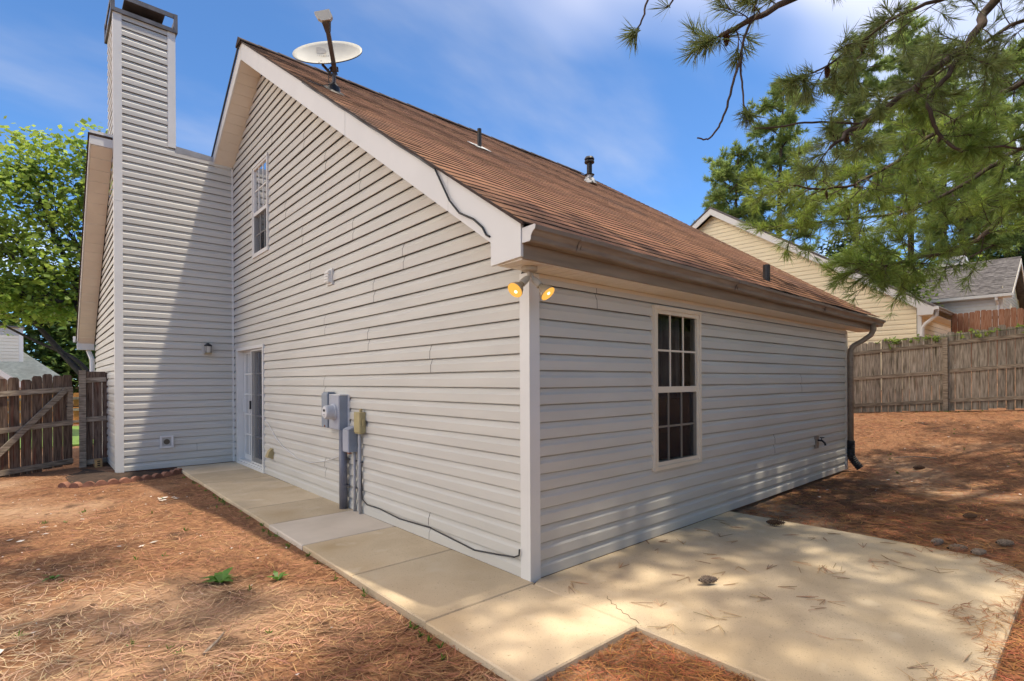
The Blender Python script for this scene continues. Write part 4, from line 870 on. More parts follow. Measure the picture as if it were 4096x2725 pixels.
# ------------------------------------------------------------------ vegetation
def unit(v): return v/np.maximum(np.linalg.norm(v, axis=-1, keepdims=True), 1e-9)
def tufts(pos, dirs, nper, length, width, spread=(.25, 1.25), lj=.3, droop=.0):
    """needle tufts: thin two-triangle blades fanned about each direction"""
    n = len(pos); P = np.repeat(pos, nper, 0); D = np.repeat(unit(dirs), nper, 0); m = len(P)
    rnd = unit(rng.normal(size=(m, 3))); perp = unit(rnd-D*np.sum(rnd*D, 1, keepdims=True))
    th = rng.uniform(spread[0], spread[1], (m, 1)); d = D*np.cos(th)+perp*np.sin(th); d[:, 2] -= droop; d = unit(d)
    L = length*(1+rng.uniform(-lj, lj, (m, 1))); s = unit(np.cross(d, rng.normal(size=(m, 3))))*width*.5
    base = P-D*rng.uniform(0, .35, (m, 1))*length
    tip = base+d*L
    v = np.stack([base-s*.6, base+s*.6, base+d*L*.55+s, tip, base+d*L*.55-s], 1).reshape(-1, 3)
    k = np.arange(m)*5
    f = np.concatenate([np.stack([k, k+1, k+2, k+4], 1)], 0); f2 = np.stack([k+4, k+2, k+3, k+3], 1)
    return v, f, np.stack([k+4, k+2, k+3], 1)
def needle_obj(name, pos, dirs, nper, length, width, m, parent, **kw):
    v, f, t = tufts(np.array(pos), np.array(dirs), nper, length, width, **kw)
    tri = np.concatenate([f[:, [0, 1, 2]], f[:, [0, 2, 3]], t], 0)
    o = np_mesh(name, v, tri, m, parent); o['kind'] = 'stuff'; return o
def rpath(pts, n=5):
    """resample polyline through pts with Catmull-Rom"""
    P = [Vector(p) for p in pts]; P = [P[0]*2-P[1]]+P+[P[-1]*2-P[-2]]; out = []
    for i in range(1, len(P)-2):
        for k in range(n):
            t = k/n; a, b, c, d = P[i-1:i+3]
            out.append(.5*((2*b)+(c-a)*t+(2*a-5*b+4*c-d)*t*t+(3*b-a-3*c+d)*t**3))
    out.append(P[-2]); return out
class Pine:
    def __init__(s, name, label, base, trunk, cat='tree', group=None):
        s.t = thing(name, label, cat, base, group); s.pos = []; s.dir = []; s.dpos = []; s.ddir = []; s.tw = MB()
        b = Vector(base); pts = [b+Vector(p) for p, r in trunk]
        MB().tube(rpath(pts, 4), np.interp(np.linspace(0, len(trunk)-1, 4*(len(trunk)-1)+1), range(len(trunk)), [r for p, r in trunk]), 12).build('trunk', BARK, s.t, smooth=True)
    def limb(s, pts, r0, r1, name='limb'):
        p = rpath(pts, 5); p = [q+Vector((random.uniform(-1, 1), random.uniform(-1, 1), random.uniform(-1, 1)))*r0*.35 for q in p]
        MB().tube(p, np.linspace(r0, r1, len(p)), 7).build(name, BARK, s.t, smooth=True); return p
    def twig(s, p0, d, L, r, seg=5, sag=.25, wig=.25, tuft=1., along=.5, dark=False, depth=0):
        d = Vector(d).normalized(); p = Vector(p0); pts = [p.copy()]; ds = []
        for k in range(seg):
            d = (d+Vector((random.gauss(0, wig), random.gauss(0, wig), random.gauss(0, wig)-sag/seg)) * .5).normalized(); p = p+d*(L/seg); pts.append(p.copy()); ds.append(d.copy())
        s.tw.tube(pts, np.linspace(r, r*.45, len(pts)), 4, cap=False)
        P, D = (s.dpos, s.ddir) if dark else (s.pos, s.dir)
        for k in range(1, len(pts)):
            if k/seg > 1-along and random.random() < tuft:
                P.append(tuple(pts[k])); D.append(tuple(ds[k-1]))
        if depth > 0:
            for k in range(1, len(pts)-1):
                for q in range(random.choice((1, 1, 2))):
                    sd = (ds[k]*.7+Vector((random.gauss(0, .6), random.gauss(0, .6), random.gauss(.05, .4)))).normalized()
                    s.twig(pts[k], sd, L*random.uniform(.35, .6), r*.6, 3, sag, wig, tuft, along, dark, depth-1)
    def dress(s, path, n, L, r, t0=.15, depth=1, dark=False, tuft=.9, along=.6, up=.05, sag=.25):
        for k in range(n):
            t = t0+(1-t0)*(k+random.random())/n; i = min(int(t*(len(path)-1)), len(path)-2); d = (path[i+1]-path[i]).normalized()
            a = Vector((random.gauss(0, 1), random.gauss(0, 1), random.gauss(up, .55))); a = (a-d*a.dot(d)).normalized()
            s.twig(path[i], d*.55+a*.8, L*random.uniform(.6, 1.2)*(1.15-.5*t), r, 5, sag, .3, tuft, along, dark, depth)
        s.twig(path[-1], (path[-1]-path[-2]), L*.6, r, 4, sag, .2, 1, .8, dark, depth)
    def finish(s, nper, length, width, m, md=None, **kw):
        s.tw.build('twigs', TWIG, s.t, recalc=False)['kind'] = 'stuff'
        if s.pos: needle_obj('crown', s.pos, s.dir, nper, length, width, m, s.t, **kw)
        if s.dpos: needle_obj('crown', s.dpos, s.ddir, nper, length, width, md or m, s.t, **kw)  # dark tufts take the needle colour that is painted backlit

def cone(name, m, parent=None, L=.125, R=.0225):
    """a pine cone: body with rows of lifted scales, axis +z from the stem end"""
    o = MB(); prof = [(0, .3), (.12, .75), (.35, 1), (.6, .85), (.85, .5), (1, .12)]
    o.tube([(0, 0, L*t) for t, r in prof], [R*.62*r for t, r in prof], 8, 1)
    rows = 9
    for k in range(rows):
        t = .06+.88*k/rows; r = R*np.interp(t, [a for a, b in prof], [b for a, b in prof]); n = 8
        for j in range(n):
            a = 2*math.pi*(j+.5*(k % 2))/n; c, s_ = math.cos(a), math.sin(a); w = r*.42
            b = Vector((c*r*.6, s_*r*.6, L*t)); tip = Vector((c*r*1.25, s_*r*1.25, L*(t+.06))); sd = Vector((-s_, c, 0))*w
            o.quad(b-sd*.7, b+sd*.7, tip+sd*.6, tip-sd*.6); o.quad(tip-sd*.6, tip+sd*.6, b+sd*.7+Vector((0, 0, L*.06)), b-sd*.7+Vector((0, 0, L*.06)))
    return o.build(name, [m, mat('cone_core', (.025, .018, .014), 1)], parent, recalc=False)
CONE_SRC = cone('pine_cone', CONE); cone_mesh = CONE_SRC.data; COL.objects.unlink(CONE_SRC); bpy.data.objects.remove(CONE_SRC)
CONE_SRC = cone('pine_cone', CONE_G); cone_mesh_g = CONE_SRC.data; COL.objects.unlink(CONE_SRC); bpy.data.objects.remove(CONE_SRC)

# --- near pine whose branches hang into the picture
np_ = Pine('pine_tree', 'near pine with brown cones, its branches hanging into the upper right sky', (11.2, -4.6, .3), [((0, 0, -.3), .30), ((.1, .05, 3), .25), ((0, .1, 7), .20), ((.1, 0, 11), .14), ((0, 0, 15), .04)])
T = lambda z: (11.25, -4.55, z)
l1 = np_.limb([T(8.6), (9.6, -3.3, 8.5), (7.95, -2.49, 7.72), (6.3, -1.83, 6.17), (5.86, -1.71, 5.6), (5.16, -1.49, 5.06), (4.36, -1.18, 4.45), (3.88, -1.02, 4.11), (3.42, -.88, 3.82)], .075, .016)
np_.dress(l1, 17, .62, .008, .3, 1, True, .8, .6)
l1b = np_.limb([(5.64, -1.65, 5.42), (5.22, -1.55, 4.95), (4.94, -1.43, 4.64), (4.83, -1.46, 4.36), (4.9, -1.53, 4.16), (4.92, -1.68, 3.95), (5.18, -1.91, 3.99), (5.46, -2.16, 3.95)], .03, .010)
np_.dress(l1b, 10, .5, .006, .1, 1, False, .8)
l2 = np_.limb([(7.95, -2.49, 7.72), (6.6, -1.9, 7.4), (5.16, -1.35, 6.77), (3.58, -1.02, 5.62), (2.57, -.79, 4.96), (2.1, -.64, 4.63), (1.82, -.52, 4.44)], .05, .018)
np_.dress(l2, 12, .42, .007, .35, 1, True, .75, .6)
for pts, tf in (([(2.15, -.68, 4.68), (2.02, -.64, 4.45), (1.95, -.64, 4.2), (1.96, -.65, 4.03), (1.97, -.66, 3.83), (2.0, -.69, 3.7)], 8), ([(1.96, -.65, 4.27), (1.85, -.62, 4.0), (1.75, -.6, 3.72), (1.7, -.55, 3.57), (1.64, -.5, 3.49), (1.57, -.44, 3.5)], 0),
                ([(1.6, -.75, 5.6), (1.3, -.55, 5.1), (1.08, -.4, 4.78), (1.0, -.33, 4.46), (.97, -.3, 4.3), (.91, -.25, 4.18)], 4), ([(1.6, -.75, 5.6), (1.4, -.6, 5.1), (1.23, -.53, 4.76), (1.15, -.46, 4.46), (1.11, -.43, 4.4)], 1), ([(3.88, -1.02, 4.15), (3.18, -.8, 4.02), (2.83, -.62, 3.93), (2.55, -.5, 3.87)], 1)):
    p = np_.limb(pts, .012, .006, 'branchlet')
    for k in range(tf):
        q = p[-1-k//2]; np_.dpos.append(tuple(q)); d = p[-1]-p[-3]; np_.ddir.append((d.x+random.gauss(0, .03), d.y+random.gauss(0, .03), d.z+random.gauss(0, .04)))
np_.limb([(3.58, -1.02, 5.62), (2.6, -.9, 5.8), (1.6, -.75, 5.6)], .02, .012, 'branchlet')
l5 = np_.limb([T(6.0), (10.14, -2.71, 5.27), (8.52, -1.94, 4.18), (7.43, -1.51, 3.43), (6.52, -1.1, 3.12), (5.98, -.83, 2.98), (5.62, -.65, 2.95)], .05, .010)
np_.dress(l5, 34, .75, .007, .25, 1, False, .95)
l6 = np_.limb([T(7.2), (9.69, -2.71, 6.53), (8.25, -1.96, 5.81), (7.44, -1.51, 5.31), (6.53, -1.1, 4.74), (5.65, -.73, 4.14), (4.94, -.35, 3.88), (4.29, -.05, 3.9)], .05, .008)
np_.dress(l6, 40, .8, .007, .2, 1, False, .95)
l7 = np_.limb([T(6.8), (11.0, -2.99, 6.09), (9.36, -1.88, 5.2), (8.22, -1.27, 4.48), (7.11, -.69, 3.96), (6.18, -.12, 3.79), (5.36, .34, 3.66)], .05, .008)
np_.dress(l7, 42, .85, .007, .15, 1, False, .95)
l8 = np_.limb([(7.95, -2.49, 7.72), (6.77, -2.52, 6.93), (5.07, -1.81, 5.76), (3.96, -1.36, 5.16), (3.35, -1.08, 4.68), (2.98, -.89, 4.4)], .03, .008)
np_.dress(l8, 12, .5, .006, .3, 1, True, .75)
l9 = np_.limb([T(7.8), (8.14, -2.94, 6.45), (6.86, -2.07, 6.05), (6.12, -1.68, 5.55), (5.4, -1.3, 5.03)], .04, .009)
np_.dress(l9, 15, .7, .007, .25, 1, True, .85)
l10 = np_.limb([T(5.2), (9.8, -3.3, 4.9), (8.6, -2.6, 4.3), (7.7, -2.1, 3.95)], .045, .009)
np_.dress(l10, 26, .7, .007, .25, 1, False, .95)
# limbs above the picture that shade the patio
for k, (x, y, z) in enumerate(((2.6, -2.6, 7.6), (1.2, -3.2, 8.4), (4.2, -3.4, 7.4), (.2, -2.2, 8.9), (5.5, -4.8, 6.9), (3.2, -1.6, 8.2), (1.0, -1.6, 9.4), (2.2, -3.6, 9.0), (3.8, -2.4, 9.6), (1.9, -2.2, 10.0))):
    p = np_.limb([T(8.6+k*.4), ((11.25+x)/2, (-4.55+y)/2-.3, z+1.2+.2*k), (x+1.2, y, z+.5), (x, y, z)], .06, .012)
    np_.dress(p, 36, 1.0, .008, .3, 1, False, .95)
for a in range(9):   # rest of the crown
    an = a*2.4; z = 9.5+a*.4; L = 3.2-a*.14
    p = np_.limb([T(z), (11.25+math.cos(an)*L*.5, -4.55+math.sin(an)*L*.5, z+.4), (11.25+math.cos(an)*L, -4.55+math.sin(an)*L, z+.3)], .05, .012)
    np_.dress(p, 14, .8, .008, .3, 1, False, .9)
np_.finish(26, .15, .0058, NEEDLE, NEEDLE_BACKLIT, spread=(.15, 1.15))
for k, (x, y, z) in enumerate((l2[-2], l8[-3], l8[-8], l1[-14], l1[-4], l1b[-16], l6[-6])):
    o = link(bpy.data.objects.new('pine_cone', cone_mesh), np_.t); o.location = (x, y, z); o.rotation_euler = (math.pi+random.uniform(-.5, .5), random.uniform(-.5, .5), 0); s_ = random.uniform(.9, 1.2); o.scale = (s_, s_, s_)
# --- second pine behind the camera, shading the yard
p2 = Pine('pine_tree', 'tall pine behind the camera shading the front of the yard', (-6.5, -6.2, -.05), [((0, 0, -.2), .26), ((0, .1, 4), .22), ((.1, 0, 9), .16), ((0, 0, 15), .05)])
for (x, y, z) in ((-.9, -1.6, 8.6), (-.2, -.4, 9.2), (-1.4, -.2, 9.6), (-.6, .9, 10.0), (-2.4, -2.2, 8.8), (.6, -2.4, 9.0), (-1.2, 2.0, 10.6), (-3.2, -.6, 9.9)):
    p = p2.limb([(-6.45, -6.15, z-.6), ((-6.45+x)/2, (-6.15+y)/2, z+.4), (x-.6, y-.5, z+.2), (x, y, z)], .07, .012)
    p2.dress(p, 22, .95, .008, .45, 1, False, .95)
p2.finish(26, .17, .006, NEEDLE, spread=(.15, 1.2))

# --- leafy trees
def leafy(name, label, base, trunk_h, r0, lobes, nleaf, size, m, group=None, bark=MBARK, lean=(0, 0), aspect=1.5, clump=.55, nclump=60, extra=()):
    t = thing(name, label, 'tree', base, group); b = Vector(base)
    top = b+Vector((lean[0], lean[1], trunk_h))
    MB().tube(rpath([b-Vector((0, 0, .3)), b.lerp(top, .5)+Vector((.1, -.05, 0)), top], 5), np.linspace(r0, r0*.55, 11), 10).build('trunk', bark, t, smooth=True)
    cs = []
    for (c, rad, w) in lobes:
        c = Vector(c); st = b.lerp(top, random.uniform(.6, 1.0)); mid = st.lerp(c, .5)+Vector((random.gauss(0, .2), random.gauss(0, .2), .3))
        lp = rpath([st, mid, c], 5); MB().tube(lp, np.linspace(r0*.4, r0*.08, len(lp)), 7).build('limb', bark, t, smooth=True)
        k = int(nclump*w)
        q = unit(rng.normal(size=(k, 3)))*(rng.uniform(0, 1, (k, 1))**.42)*np.array(rad)+np.array(c); cs.append(q)
        tw = MB()
        for z in q[::2]:
            z = Vector(z); i = random.randrange(len(lp)//2, len(lp)); tw.tube([lp[i], lp[i].lerp(z, .55)+Vector((0, 0, .1)), z], [r0*.07, r0*.04, r0*.015], 4, cap=False)
        tw.build('branches', bark, t, recalc=False)['kind'] = 'stuff'
    C = np.concatenate(cs); n = nleaf; idx = rng.integers(0, len(C), n)
    P = C[idx]+rng.normal(size=(n, 3))*clump*np.array([1, 1, .6])
    d = unit(rng.normal(size=(n, 3))*np.array([1, 1, .5])+np.array([0, 0, -.25])); s = unit(np.cross(d, rng.normal(size=(n, 3))*.6+np.array([0, 0, 1.])))
    L = size*rng.uniform(.6, 1.35, (n, 1)); W = L/aspect
    v = np.stack([P, P+d*L*.5+s*W*.5, P+d*L, P+d*L*.5-s*W*.5], 1).reshape(-1, 3); k = np.arange(n)*4
    o = np_mesh('crown', v, np.stack([k, k+1, k+2, k+3], 1), m, t); o['kind'] = 'stuff'; return t
for (pts, r) in (): pass
maple = leafy('maple_tree', 'bright green leafy tree beside the chimney, behind the wooden gate', (-.9, 16.0, -.1), 3.0, .2,
      [((-2.3, 16.9, 6.2), (1.5, 1.3, 1.7), 1.2), ((-3.6, 17.6, 5.2), (1.4, 1.3, 1.6), 1.1), ((-1.5, 16.6, 7.6), (1.1, 1.0, 1.3), .8), ((-2.9, 17.2, 7.4), (.9, .9, 1.0), .6), ((-.9, 16.3, 6.6), (1.0, 1.2, 1.7), .8), ((-3.0, 17.2, 3.8), (1.5, 1.2, .9), 1.0), ((-1.6, 16.6, 4.6), (1.4, 1.2, 1.2), 1.0), ((-4.4, 18.2, 6.6), (1.0, 1.0, 1.1), .6), ((.3, 15.8, 7.4), (1.0, .9, .9), .5), ((-.2, 16, 5.2), (1.2, 1.2, 1.4), .7)],
      14500, .155, LEAF_M, lean=(-.4, .1), clump=.22, nclump=70, aspect=1.25)
leafy('shade_tree', 'broad mid green tree far behind the grey green roof', (-1.5, 44, 0), 4, .3, [((-2, 44, 5.5), (4.5, 2, 3), 2.5), ((-8, 46, 6.5), (4, 2, 3.5), 2), ((2.5, 45, 4), (3, 2, 2.5), 1.2), ((-2.0, 43, 2.2), (4.0, 1.5, 1.6), 1.5)], 14000, .42, LEAF_G, clump=.8, nclump=60)
for pts, r_ in (([(-.95, 16.0, .6), (-1.76, 16.58, 1.67), (-2.4, 17.1, 2.6), (-2.97, 17.66, 3.45), (-3.8, 18.3, 4.4)], .11), ([(-1.3, 16.2, 1.2), (-1.9, 16.7, 2.1), (-2.7, 17.4, 2.6), (-3.6, 18.1, 3.2)], .07), ([(-1.0, 16.1, 1.5), (-1.25, 16.3, 2.8), (-1.8, 16.7, 4.2), (-2.3, 17.0, 5.6)], .08)):
    q_ = rpath(pts, 5); MB().tube(q_, np.linspace(r_, r_*.35, len(q_)), 8).build('limb', MBARK, maple, smooth=True)
# pines and broadleaf trees beyond the cream house
def far_pine(label, base, h, crown0, lobes_n, rmax, m=NEEDLE_F, seed=0, r0=.25):
    random.seed(seed); p = Pine('pine_tree', label, base, [((0, 0, -.4), r0), ((random.gauss(0, .2), random.gauss(0, .2), h*.5), r0*.7), ((random.gauss(0, .3), random.gauss(0, .3), h), r0*.15)], group='pines behind the cream house')
    b = Vector(base); nl = lobes_n
    for k in range(nl):
        t = crown0+(1-crown0)*(k+random.random())/nl; z = h*t; an = k*2.4+random.random(); L = rmax*(1.15-t)**.6*random.uniform(.6, 1.1)
        dv = Vector((math.cos(an), math.sin(an), random.uniform(-.05, .3)))
        a = b+Vector((0, 0, z)); c = a+dv*L
        lp = rpath([a, a.lerp(c, .5)+Vector((0, 0, .25)), c], 4); MB().tube(lp, np.linspace(.06, .015, len(lp)), 5).build('limb', BARK, p.t)
        for q in range(9):
            i = random.randrange(len(lp)//3, len(lp)); dd = Vector((random.gauss(0, 1), random.gauss(0, 1), random.gauss(.2, .5))).normalized()
            p.twig(lp[i], dv*.4+dd*.8, .9, .012, 3, .05, .3, 1, .9, False, 0)
            for _ in range(2): p.pos.append(tuple(lp[i]+dd*random.uniform(.2, .8))); p.dir.append((dd.x, dd.y, dd.z+.3))
    p.finish(30, .36, .034, m, spread=(.1, 1.3)); return p
FP = [('pine with open crown just left of the other pines above the cream roof', (35, 15.5, 2.5), 15, .35, 34, 3.2), ('pine rising above the middle of the cream roof slope', (37, 12.6, 2.5), 19.5, .3, 40, 3.4), ('tall pine with bare lower trunk above the lime green tree', (42, 9.4, 2.8), 23, .42, 40, 3.6), ('tall pine behind the grey roof near its white cupola', (44, 4.9, 3), 21, .4, 40, 3.6), ('pine at the far right edge behind the grey roof', (43, 1.0, 3), 19, .3, 40, 3.6), ('pine with thick trunk close to the right picture edge', (39, 2.6, 3), 14, .35, 30, 3.0), ('slim pine between the two tallest pines', (46, 7.0, 3), 25, .45, 36, 3.2)]
for k, (lb_, b, h, c0, n, r) in enumerate(FP): far_pine(lb_, b, h, c0, n, r, seed=20+k)
random.seed(99)
leafy('lime_tree', 'lime green round tree peeking over the cream house roof', (27.5, 5.3, 2.0), 3.0, .16, [((27.3, 5.4, 7.0), (1.3, 1.5, 1.0), 1.3), ((27.3, 4.2, 6.3), (1.1, 1.1, 1.0), 1.0), ((27.3, 6.4, 6.2), (1.0, 1.0, 1.0), .8), ((27.6, 3.3, 5.5), (.9, .9, .9), .6)], 9000, .17, LEAF_L, clump=.28, nclump=55)
leafy('holly_tree', 'very dark evergreen tree between the cream roof and the pines', (34, 9.6, 2.4), 3.0, .2, [((34, 9.2, 7.5), (1.6, 2.0, 2.4), 2), ((34, 7.5, 8.4), (1.3, 1.4, 2.0), 1.3), ((34, 11.0, 6.6), (1.2, 1.4, 1.6), 1)], 9000, .24, LEAF_D, clump=.4, nclump=55)
leafy('shade_tree', 'dark leafy tree behind the right end of the grey roof', (42, -2.2, 3), 3.0, .2, [((41, -1.8, 6.0), (1.6, 2.2, 2.6), 2), ((42, .5, 7.2), (1.6, 1.6, 2.4), 1.4), ((40, -3.6, 5.0), (1.6, 2, 2.2), 1.2)], 9000, .26, LEAF_D, clump=.45, nclump=55)
leafy('shrub', 'bright green shrub at the right picture edge beside the grey roofed house', (36.5, -2.6, 3), 1.0, .1, [((36.5, -2.5, 4.6), (1.2, 1.5, 1.3), 1.2), ((36.2, -3.6, 5.2), (1.2, 1.4, 1.5), 1.2)], 6000, .2, LEAF_M, clump=.35, nclump=50)
for k, (x, y) in enumerate(((50, 16.5), (52, 9.5), (53, 2.5), (52, -4.5))):
    leafy('shade_tree', ['broad green tree farthest back above the cream roof slope', 'broad green tree farthest back behind the bare pine trunks', 'broad green tree farthest back above the grey roof ridge', 'broad green tree farthest back at the right picture edge'][k], (x, y, 3), 4, .3, [((x, y, 8), (3, 3.8, 4), 2), ((x, y+1.5, 10.5), (2.4, 2.6, 2.6), 1.2), ((x, y-2, 7), (2.4, 2.4, 3), 1)], 6500, .4, LEAF_M, clump=.8, nclump=70)
for k, (x, y) in enumerate(((15.5, -11.0), (9.0, -11.2), (3.0, -11.0), (21, -10))):
    leafy('shade_tree', ['leafy tree behind the fence corner, mirrored in the window glass', 'leafy tree behind the middle of the fence behind the camera', 'leafy tree nearest the camera behind the rear fence', 'leafy tree beyond the fence corner past the slope'][k], (x, y, .3), 4, .22, [((x, y, 5), (3, 2.2, 2.6), 2), ((x-1.4, y, 8.5), (2.6, 2.2, 2.6), 2), ((x+1.6, y, 8.2), (2.4, 2.2, 2.6), 1.6), ((x, y, 11.5), (2.4, 2.0, 2.2), 1.4)], 9000 if k in (0, 3) else 5000, .62 if k in (0, 3) else .42, LEAF_M, clump=.6, nclump=60)

# --- pine straw on the ground
def on_slab(x, y):
    return ((x > -.93) & (x < 0) & (y > -.93) & (y < 7.76)) | ((x > -.03) & (x < 3.03) & (y > -2.39) & (y < 0)) | ((x > -.05) & (x < 7.0) & (y > -.02) & (y < 12.2)) | ((x > -1.75) & (x < 0) & (y > 7.75))
def straw(name, n, x0, x1, y0, y1, L, W, m, keep=lambda x, y: np.ones_like(x, bool), zoff=(.002, .018), tilt=.12, slab=False, zfun=gz, near=None):
    x = rng.uniform(x0, x1, n); y = rng.uniform(y0, y1, n); k = keep(x, y)
    if not slab: k &= ~on_slab(x, y)
    if near is not None:
        dd = np.hypot(x-CAMP.x, y-CAMP.y); k &= rng.uniform(0, 1, n) < np.clip(near/dd, 0, 1)**1.6
    x, y = x[k], y[k]; n = len(x); cl = np.sin(x*1.7+np.cos(y*1.3)*2)*1.2+np.sin(y*.9)*.8
    a = cl+rng.normal(0, .95, n); l = L*rng.uniform(.5, 1.3, n); z = zfun(x, y)+rng.uniform(*zoff, n); ti = rng.normal(0, tilt, n); w = W*rng.uniform(.7, 1.3, n)
    d = np.stack([np.cos(a), np.sin(a), np.tan(ti)], 1); s = np.stack([-np.sin(a), np.cos(a), rng.normal(0, .3, n)], 1)*w[:, None]*.5; bend = rng.normal(0, .12, n)[:, None]
    P = np.stack([x, y, z], 1); h = d*l[:, None]*.5; md = P+np.stack([-np.sin(a), np.cos(a), np.zeros(n)], 1)*l[:, None]*bend
    v = np.stack([P-h-s*.6, P-h+s*.6, md-s, md+s, P+h-s*.4, P+h+s*.4], 1).reshape(-1, 3); q = np.arange(n)*6
    f = np.concatenate([np.stack([q, q+1, q+3, q+2], 1), np.stack([q+2, q+3, q+5, q+4], 1)])
    o = np_mesh(name, v, f, m); return o
tag(straw('pine_straw', 120000, -7, -.9, -2.2, 8.5, .13, .0042, STRAW, near=2.6), 'brown pine straw covering the yard beside the walkway', kind='stuff')
tag(straw('pine_straw', 130000, 0, 13.3, -7, 1.5, .15, .0055, STRAW_R, keep=lambda x, y: ~((x < 7.1) & (y > -.05)), near=5.0), 'rusty pine straw covering the sloping ground behind the patio', kind='stuff')
tag(straw('pine_straw', 9000, -.9, 1.2, -2.4, -.9, .13, .0035, STRAW_R, near=3), 'pine straw in the corner between walkway and patio', kind='stuff')
# straw spilling over the patio's outer edge, loose needles on the slab
zs = lambda x, y: np.zeros_like(x)
tag(straw('fallen_needles', 2600, .4, 3.2, -2.6, -1.6, .13, .0032, STRAW_R, keep=lambda x, y: ((y < -2.22+.12*np.sin(x*5)) | (x-3.0 > -.08-.1*np.sin(y*9))), slab=True, zfun=zs, zoff=(.001, .012)), 'loose needles spilling over the rounded patio edge', kind='stuff')
P_ = []
sp_ = rng.uniform([.05, -2.3], [2.95, -.05], (70, 2)); cl_ = []
for (x, y) in sp_:
    a = random.uniform(0, 6.3)
    for k in range(random.choice((2, 3, 3, 4))): cl_.append((x, y, a+random.gauss(0, .35)))
for _ in range(14): cl_.append((1.75+random.gauss(0, .08), -1.35+random.gauss(0, .06), random.gauss(.3, .5)))
o = MB()
for (x, y, a) in cl_:
    L = random.uniform(.07, .15); o.bar((x, y, .003), (x+math.cos(a)*L, y+math.sin(a)*L, .004+random.random()*.004), .003, .002)
tag(o.build('fallen_needles', STRAW, recalc=False), 'scattered rusty needle bundles lying on the tan patio', kind='stuff')
# pale flakes, chips
def flakes(name, spots, label):
    o = MB()
    for (x, y, s) in spots:
        a = random.uniform(0, 6.3); z = float(gz(x, y))+.014; c, q = math.cos(a)*s, math.sin(a)*s
        o.quad((x-c, y-q, z), (x+q*.5, y-c*.5, z+random.uniform(-.003, .006)), (x+c, y+q, z+.004), (x-q*.4, y+c*.4, z+random.uniform(0, .008)))
    tag(o.build(name, FLAKE, recalc=False), label, kind='stuff')
fs = [(-1.47+random.gauss(0, .09), 5.28+random.gauss(0, .08), random.uniform(.015, .05)) for _ in range(9)]+[(-2.74+random.gauss(0, .15), 4.25+random.gauss(0, .12), random.uniform(.015, .045)) for _ in range(9)]+[(-2.1, 3.2, .03), (-2.8, 1.3, .06), (-1.85, 3.1, .04), (-1.95, 3.05, .03)]
fs += [(random.uniform(-4, -1), random.uniform(-.5, 6.5), random.uniform(.004, .016)) for _ in range(230)]
fs += [(random.uniform(3.2, 12), random.uniform(-6, 0), random.uniform(.008, .035)) for _ in range(190)]
flakes('bark_flakes', fs, 'pale bark flakes and chips strewn over the pine straw')
# sticks
for k, (x, y, a, L, lb_) in enumerate(((-1.97, .48, .7, .22, 'short pale stick on the straw near the picture bottom'), (8.4, -.9, 2.2, .7, 'long thin grey stick on the rusty slope'), (6.4, -2.6, .4, .5, 'thin stick on the straw right of the patio'))):
    z = float(gz(x, y))+.015; o = MB().tube([(x, y, z), (x+math.cos(a)*L*.5, y+math.sin(a)*L*.5, z+.02), (x+math.cos(a+.2)*L, y+math.sin(a+.2)*L, z+.01)], [.009, .007, .004], 6).build('stick', CONE_G); tag(o, lb_, 'stick')
# cones on the ground
for (x, y, z, rz, s, g_, lb_) in ((.81, -.85, .034, .95, 1.15, 1, 'grey pine cone lying alone near the middle of the patio'), (2.69, -.53, .038, .6, 1.4, 0, 'dark brown pine cone on the patio close to its far corner'), (3.27, -1.72, 0, 1.2, 1.25, 1, 'grey pine cone at the patio edge, left of a touching pair'), (3.19, -1.84, 0, .75, 1.35, 1, 'longer grey pine cone, right of the touching pair at the patio edge'), (3.67, -2.1, 0, .7, 1.2, 1, 'small grey pine cone in the straw right of the pair'), (2.98, -2.02, .034, .9, 1.1, 1, 'pine cone at the rounded patio corner'), (4.6, -1.75, 0, .8, 1.2, 0, 'brown pine cone half buried in straw beyond the patio pair'), (7.55, -.75, 0, .9, 1.6, 0, 'dark pine cone on the shaded ground near the black spout')):
    o = link(bpy.data.objects.new('pine_cone', cone_mesh_g if g_ else cone_mesh)); zz = z if z else float(gz(x, y))+.035; o.location = (x, y, zz); o.rotation_euler = (math.pi/2, random.uniform(0, 3), rz); o.scale = (s, s, s); tag(o, lb_, 'pine cone', 'pine cones on the ground')
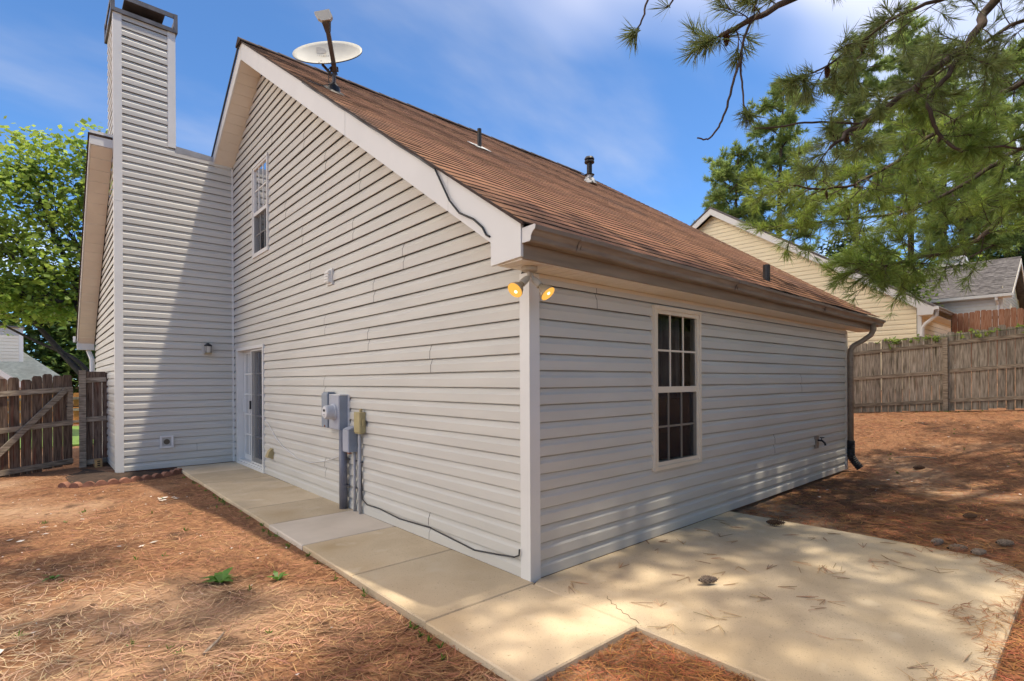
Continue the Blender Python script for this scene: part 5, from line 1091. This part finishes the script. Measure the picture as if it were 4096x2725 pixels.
# weeds
def weed(name, label, x, y, n, L, W, m=WEED):
    z = float(gz(x, y)) if not on_slab(np.array([x]), np.array([y]))[0] else 0.
    t = thing(name, label, 'weed', (x, y, z))
    for k in range(n):
        a = k*2.4+random.random(); el = random.uniform(.25, .9); l = L*random.uniform(.6, 1.15); d = Vector((math.cos(a)*math.cos(el), math.sin(a)*math.cos(el), math.sin(el))); s = Vector((-math.sin(a), math.cos(a), 0)); b = Vector((x, y, z))
        o = MB(); p1 = b+d*l*.5; p2 = b+d*l+Vector((0, 0, -l*.25)); cur = Vector((0, 0, W*.15))
        o.quad(b-s*W*.15, b+s*W*.15, p1+s*W*.5+cur, p1-s*W*.5+cur); o.quad(p1-s*W*.5+cur, p1+s*W*.5+cur, p2+s*W*.08, p2-s*W*.08); o.build('leaf', m, t, recalc=False)
    return t
weed('weed', 'largest bright green leafy weed growing from the straw', -1.64, 1.57, 12, .17, .055)
weed('weed', 'small green weed between the largest weed and the walkway', -1.31, 1.36, 6, .12, .035)
weed('weed', 'tiny pale green weed alone in the sunny straw', -2.56, 2.55, 5, .09, .03)
v_ = []; d_ = []
for _ in range(34):
    y = random.uniform(-.8, 7.0); v_.append((-.935-random.random()*.05, y, -.04)); d_.append((random.gauss(0, .3), random.gauss(0, .3), 1))
for _ in range(24):
    x, y = random.uniform(-3.2, -1.0), random.uniform(-1, 5.5); v_.append((x, y, float(gz(x, y)))); d_.append((random.gauss(0, .4), random.gauss(0, .4), 1))
for _ in range(16):
    x, y = random.uniform(7, 13), random.uniform(-4, .5); v_.append((x, y, float(gz(x, y)))); d_.append((random.gauss(0, .4), random.gauss(0, .4), 1))
for _ in range(30):
    y = random.uniform(-4.5, 2.5); v_.append((13.25-random.random()*.3, y, float(gz(13.2, y)))); d_.append((random.gauss(-.3, .4), random.gauss(0, .4), 1))
o = needle_obj('grass_sprigs', v_, d_, 9, .042, .008, WEED, None, spread=(.1, 1.2)); tag(o, 'small green grass sprigs along the walkway and in the straw', kind='stuff')
vn = thing('vine', 'light green vine sprigs creeping over the weathered fence top', 'vine', (13.35, .4, 2.4))
v_ = []; d_ = []
for (yc, k) in ((.75, 16), (.0, 12), (-.85, 12), (-1.75, 14), (.3, 5)):
    for _ in range(k): v_.append((13.33+random.gauss(0, .05), yc+random.gauss(0, .16), 2.40-.03*yc*2+random.gauss(0, .05))); d_.append((random.gauss(-.5, .5), random.gauss(0, .8), random.gauss(.4, .4)))
needle_obj('vine_leaves', v_, d_, 5, .09, .035, LEAF_L, vn, spread=(.2, 1.3))
MB().tube([(13.36, .9, 2.3), (13.34, .5, 2.44), (13.35, 0, 2.42), (13.34, -.8, 2.47), (13.35, -1.8, 2.55)], .006, 5).build('stem', LEAF_D, vn)
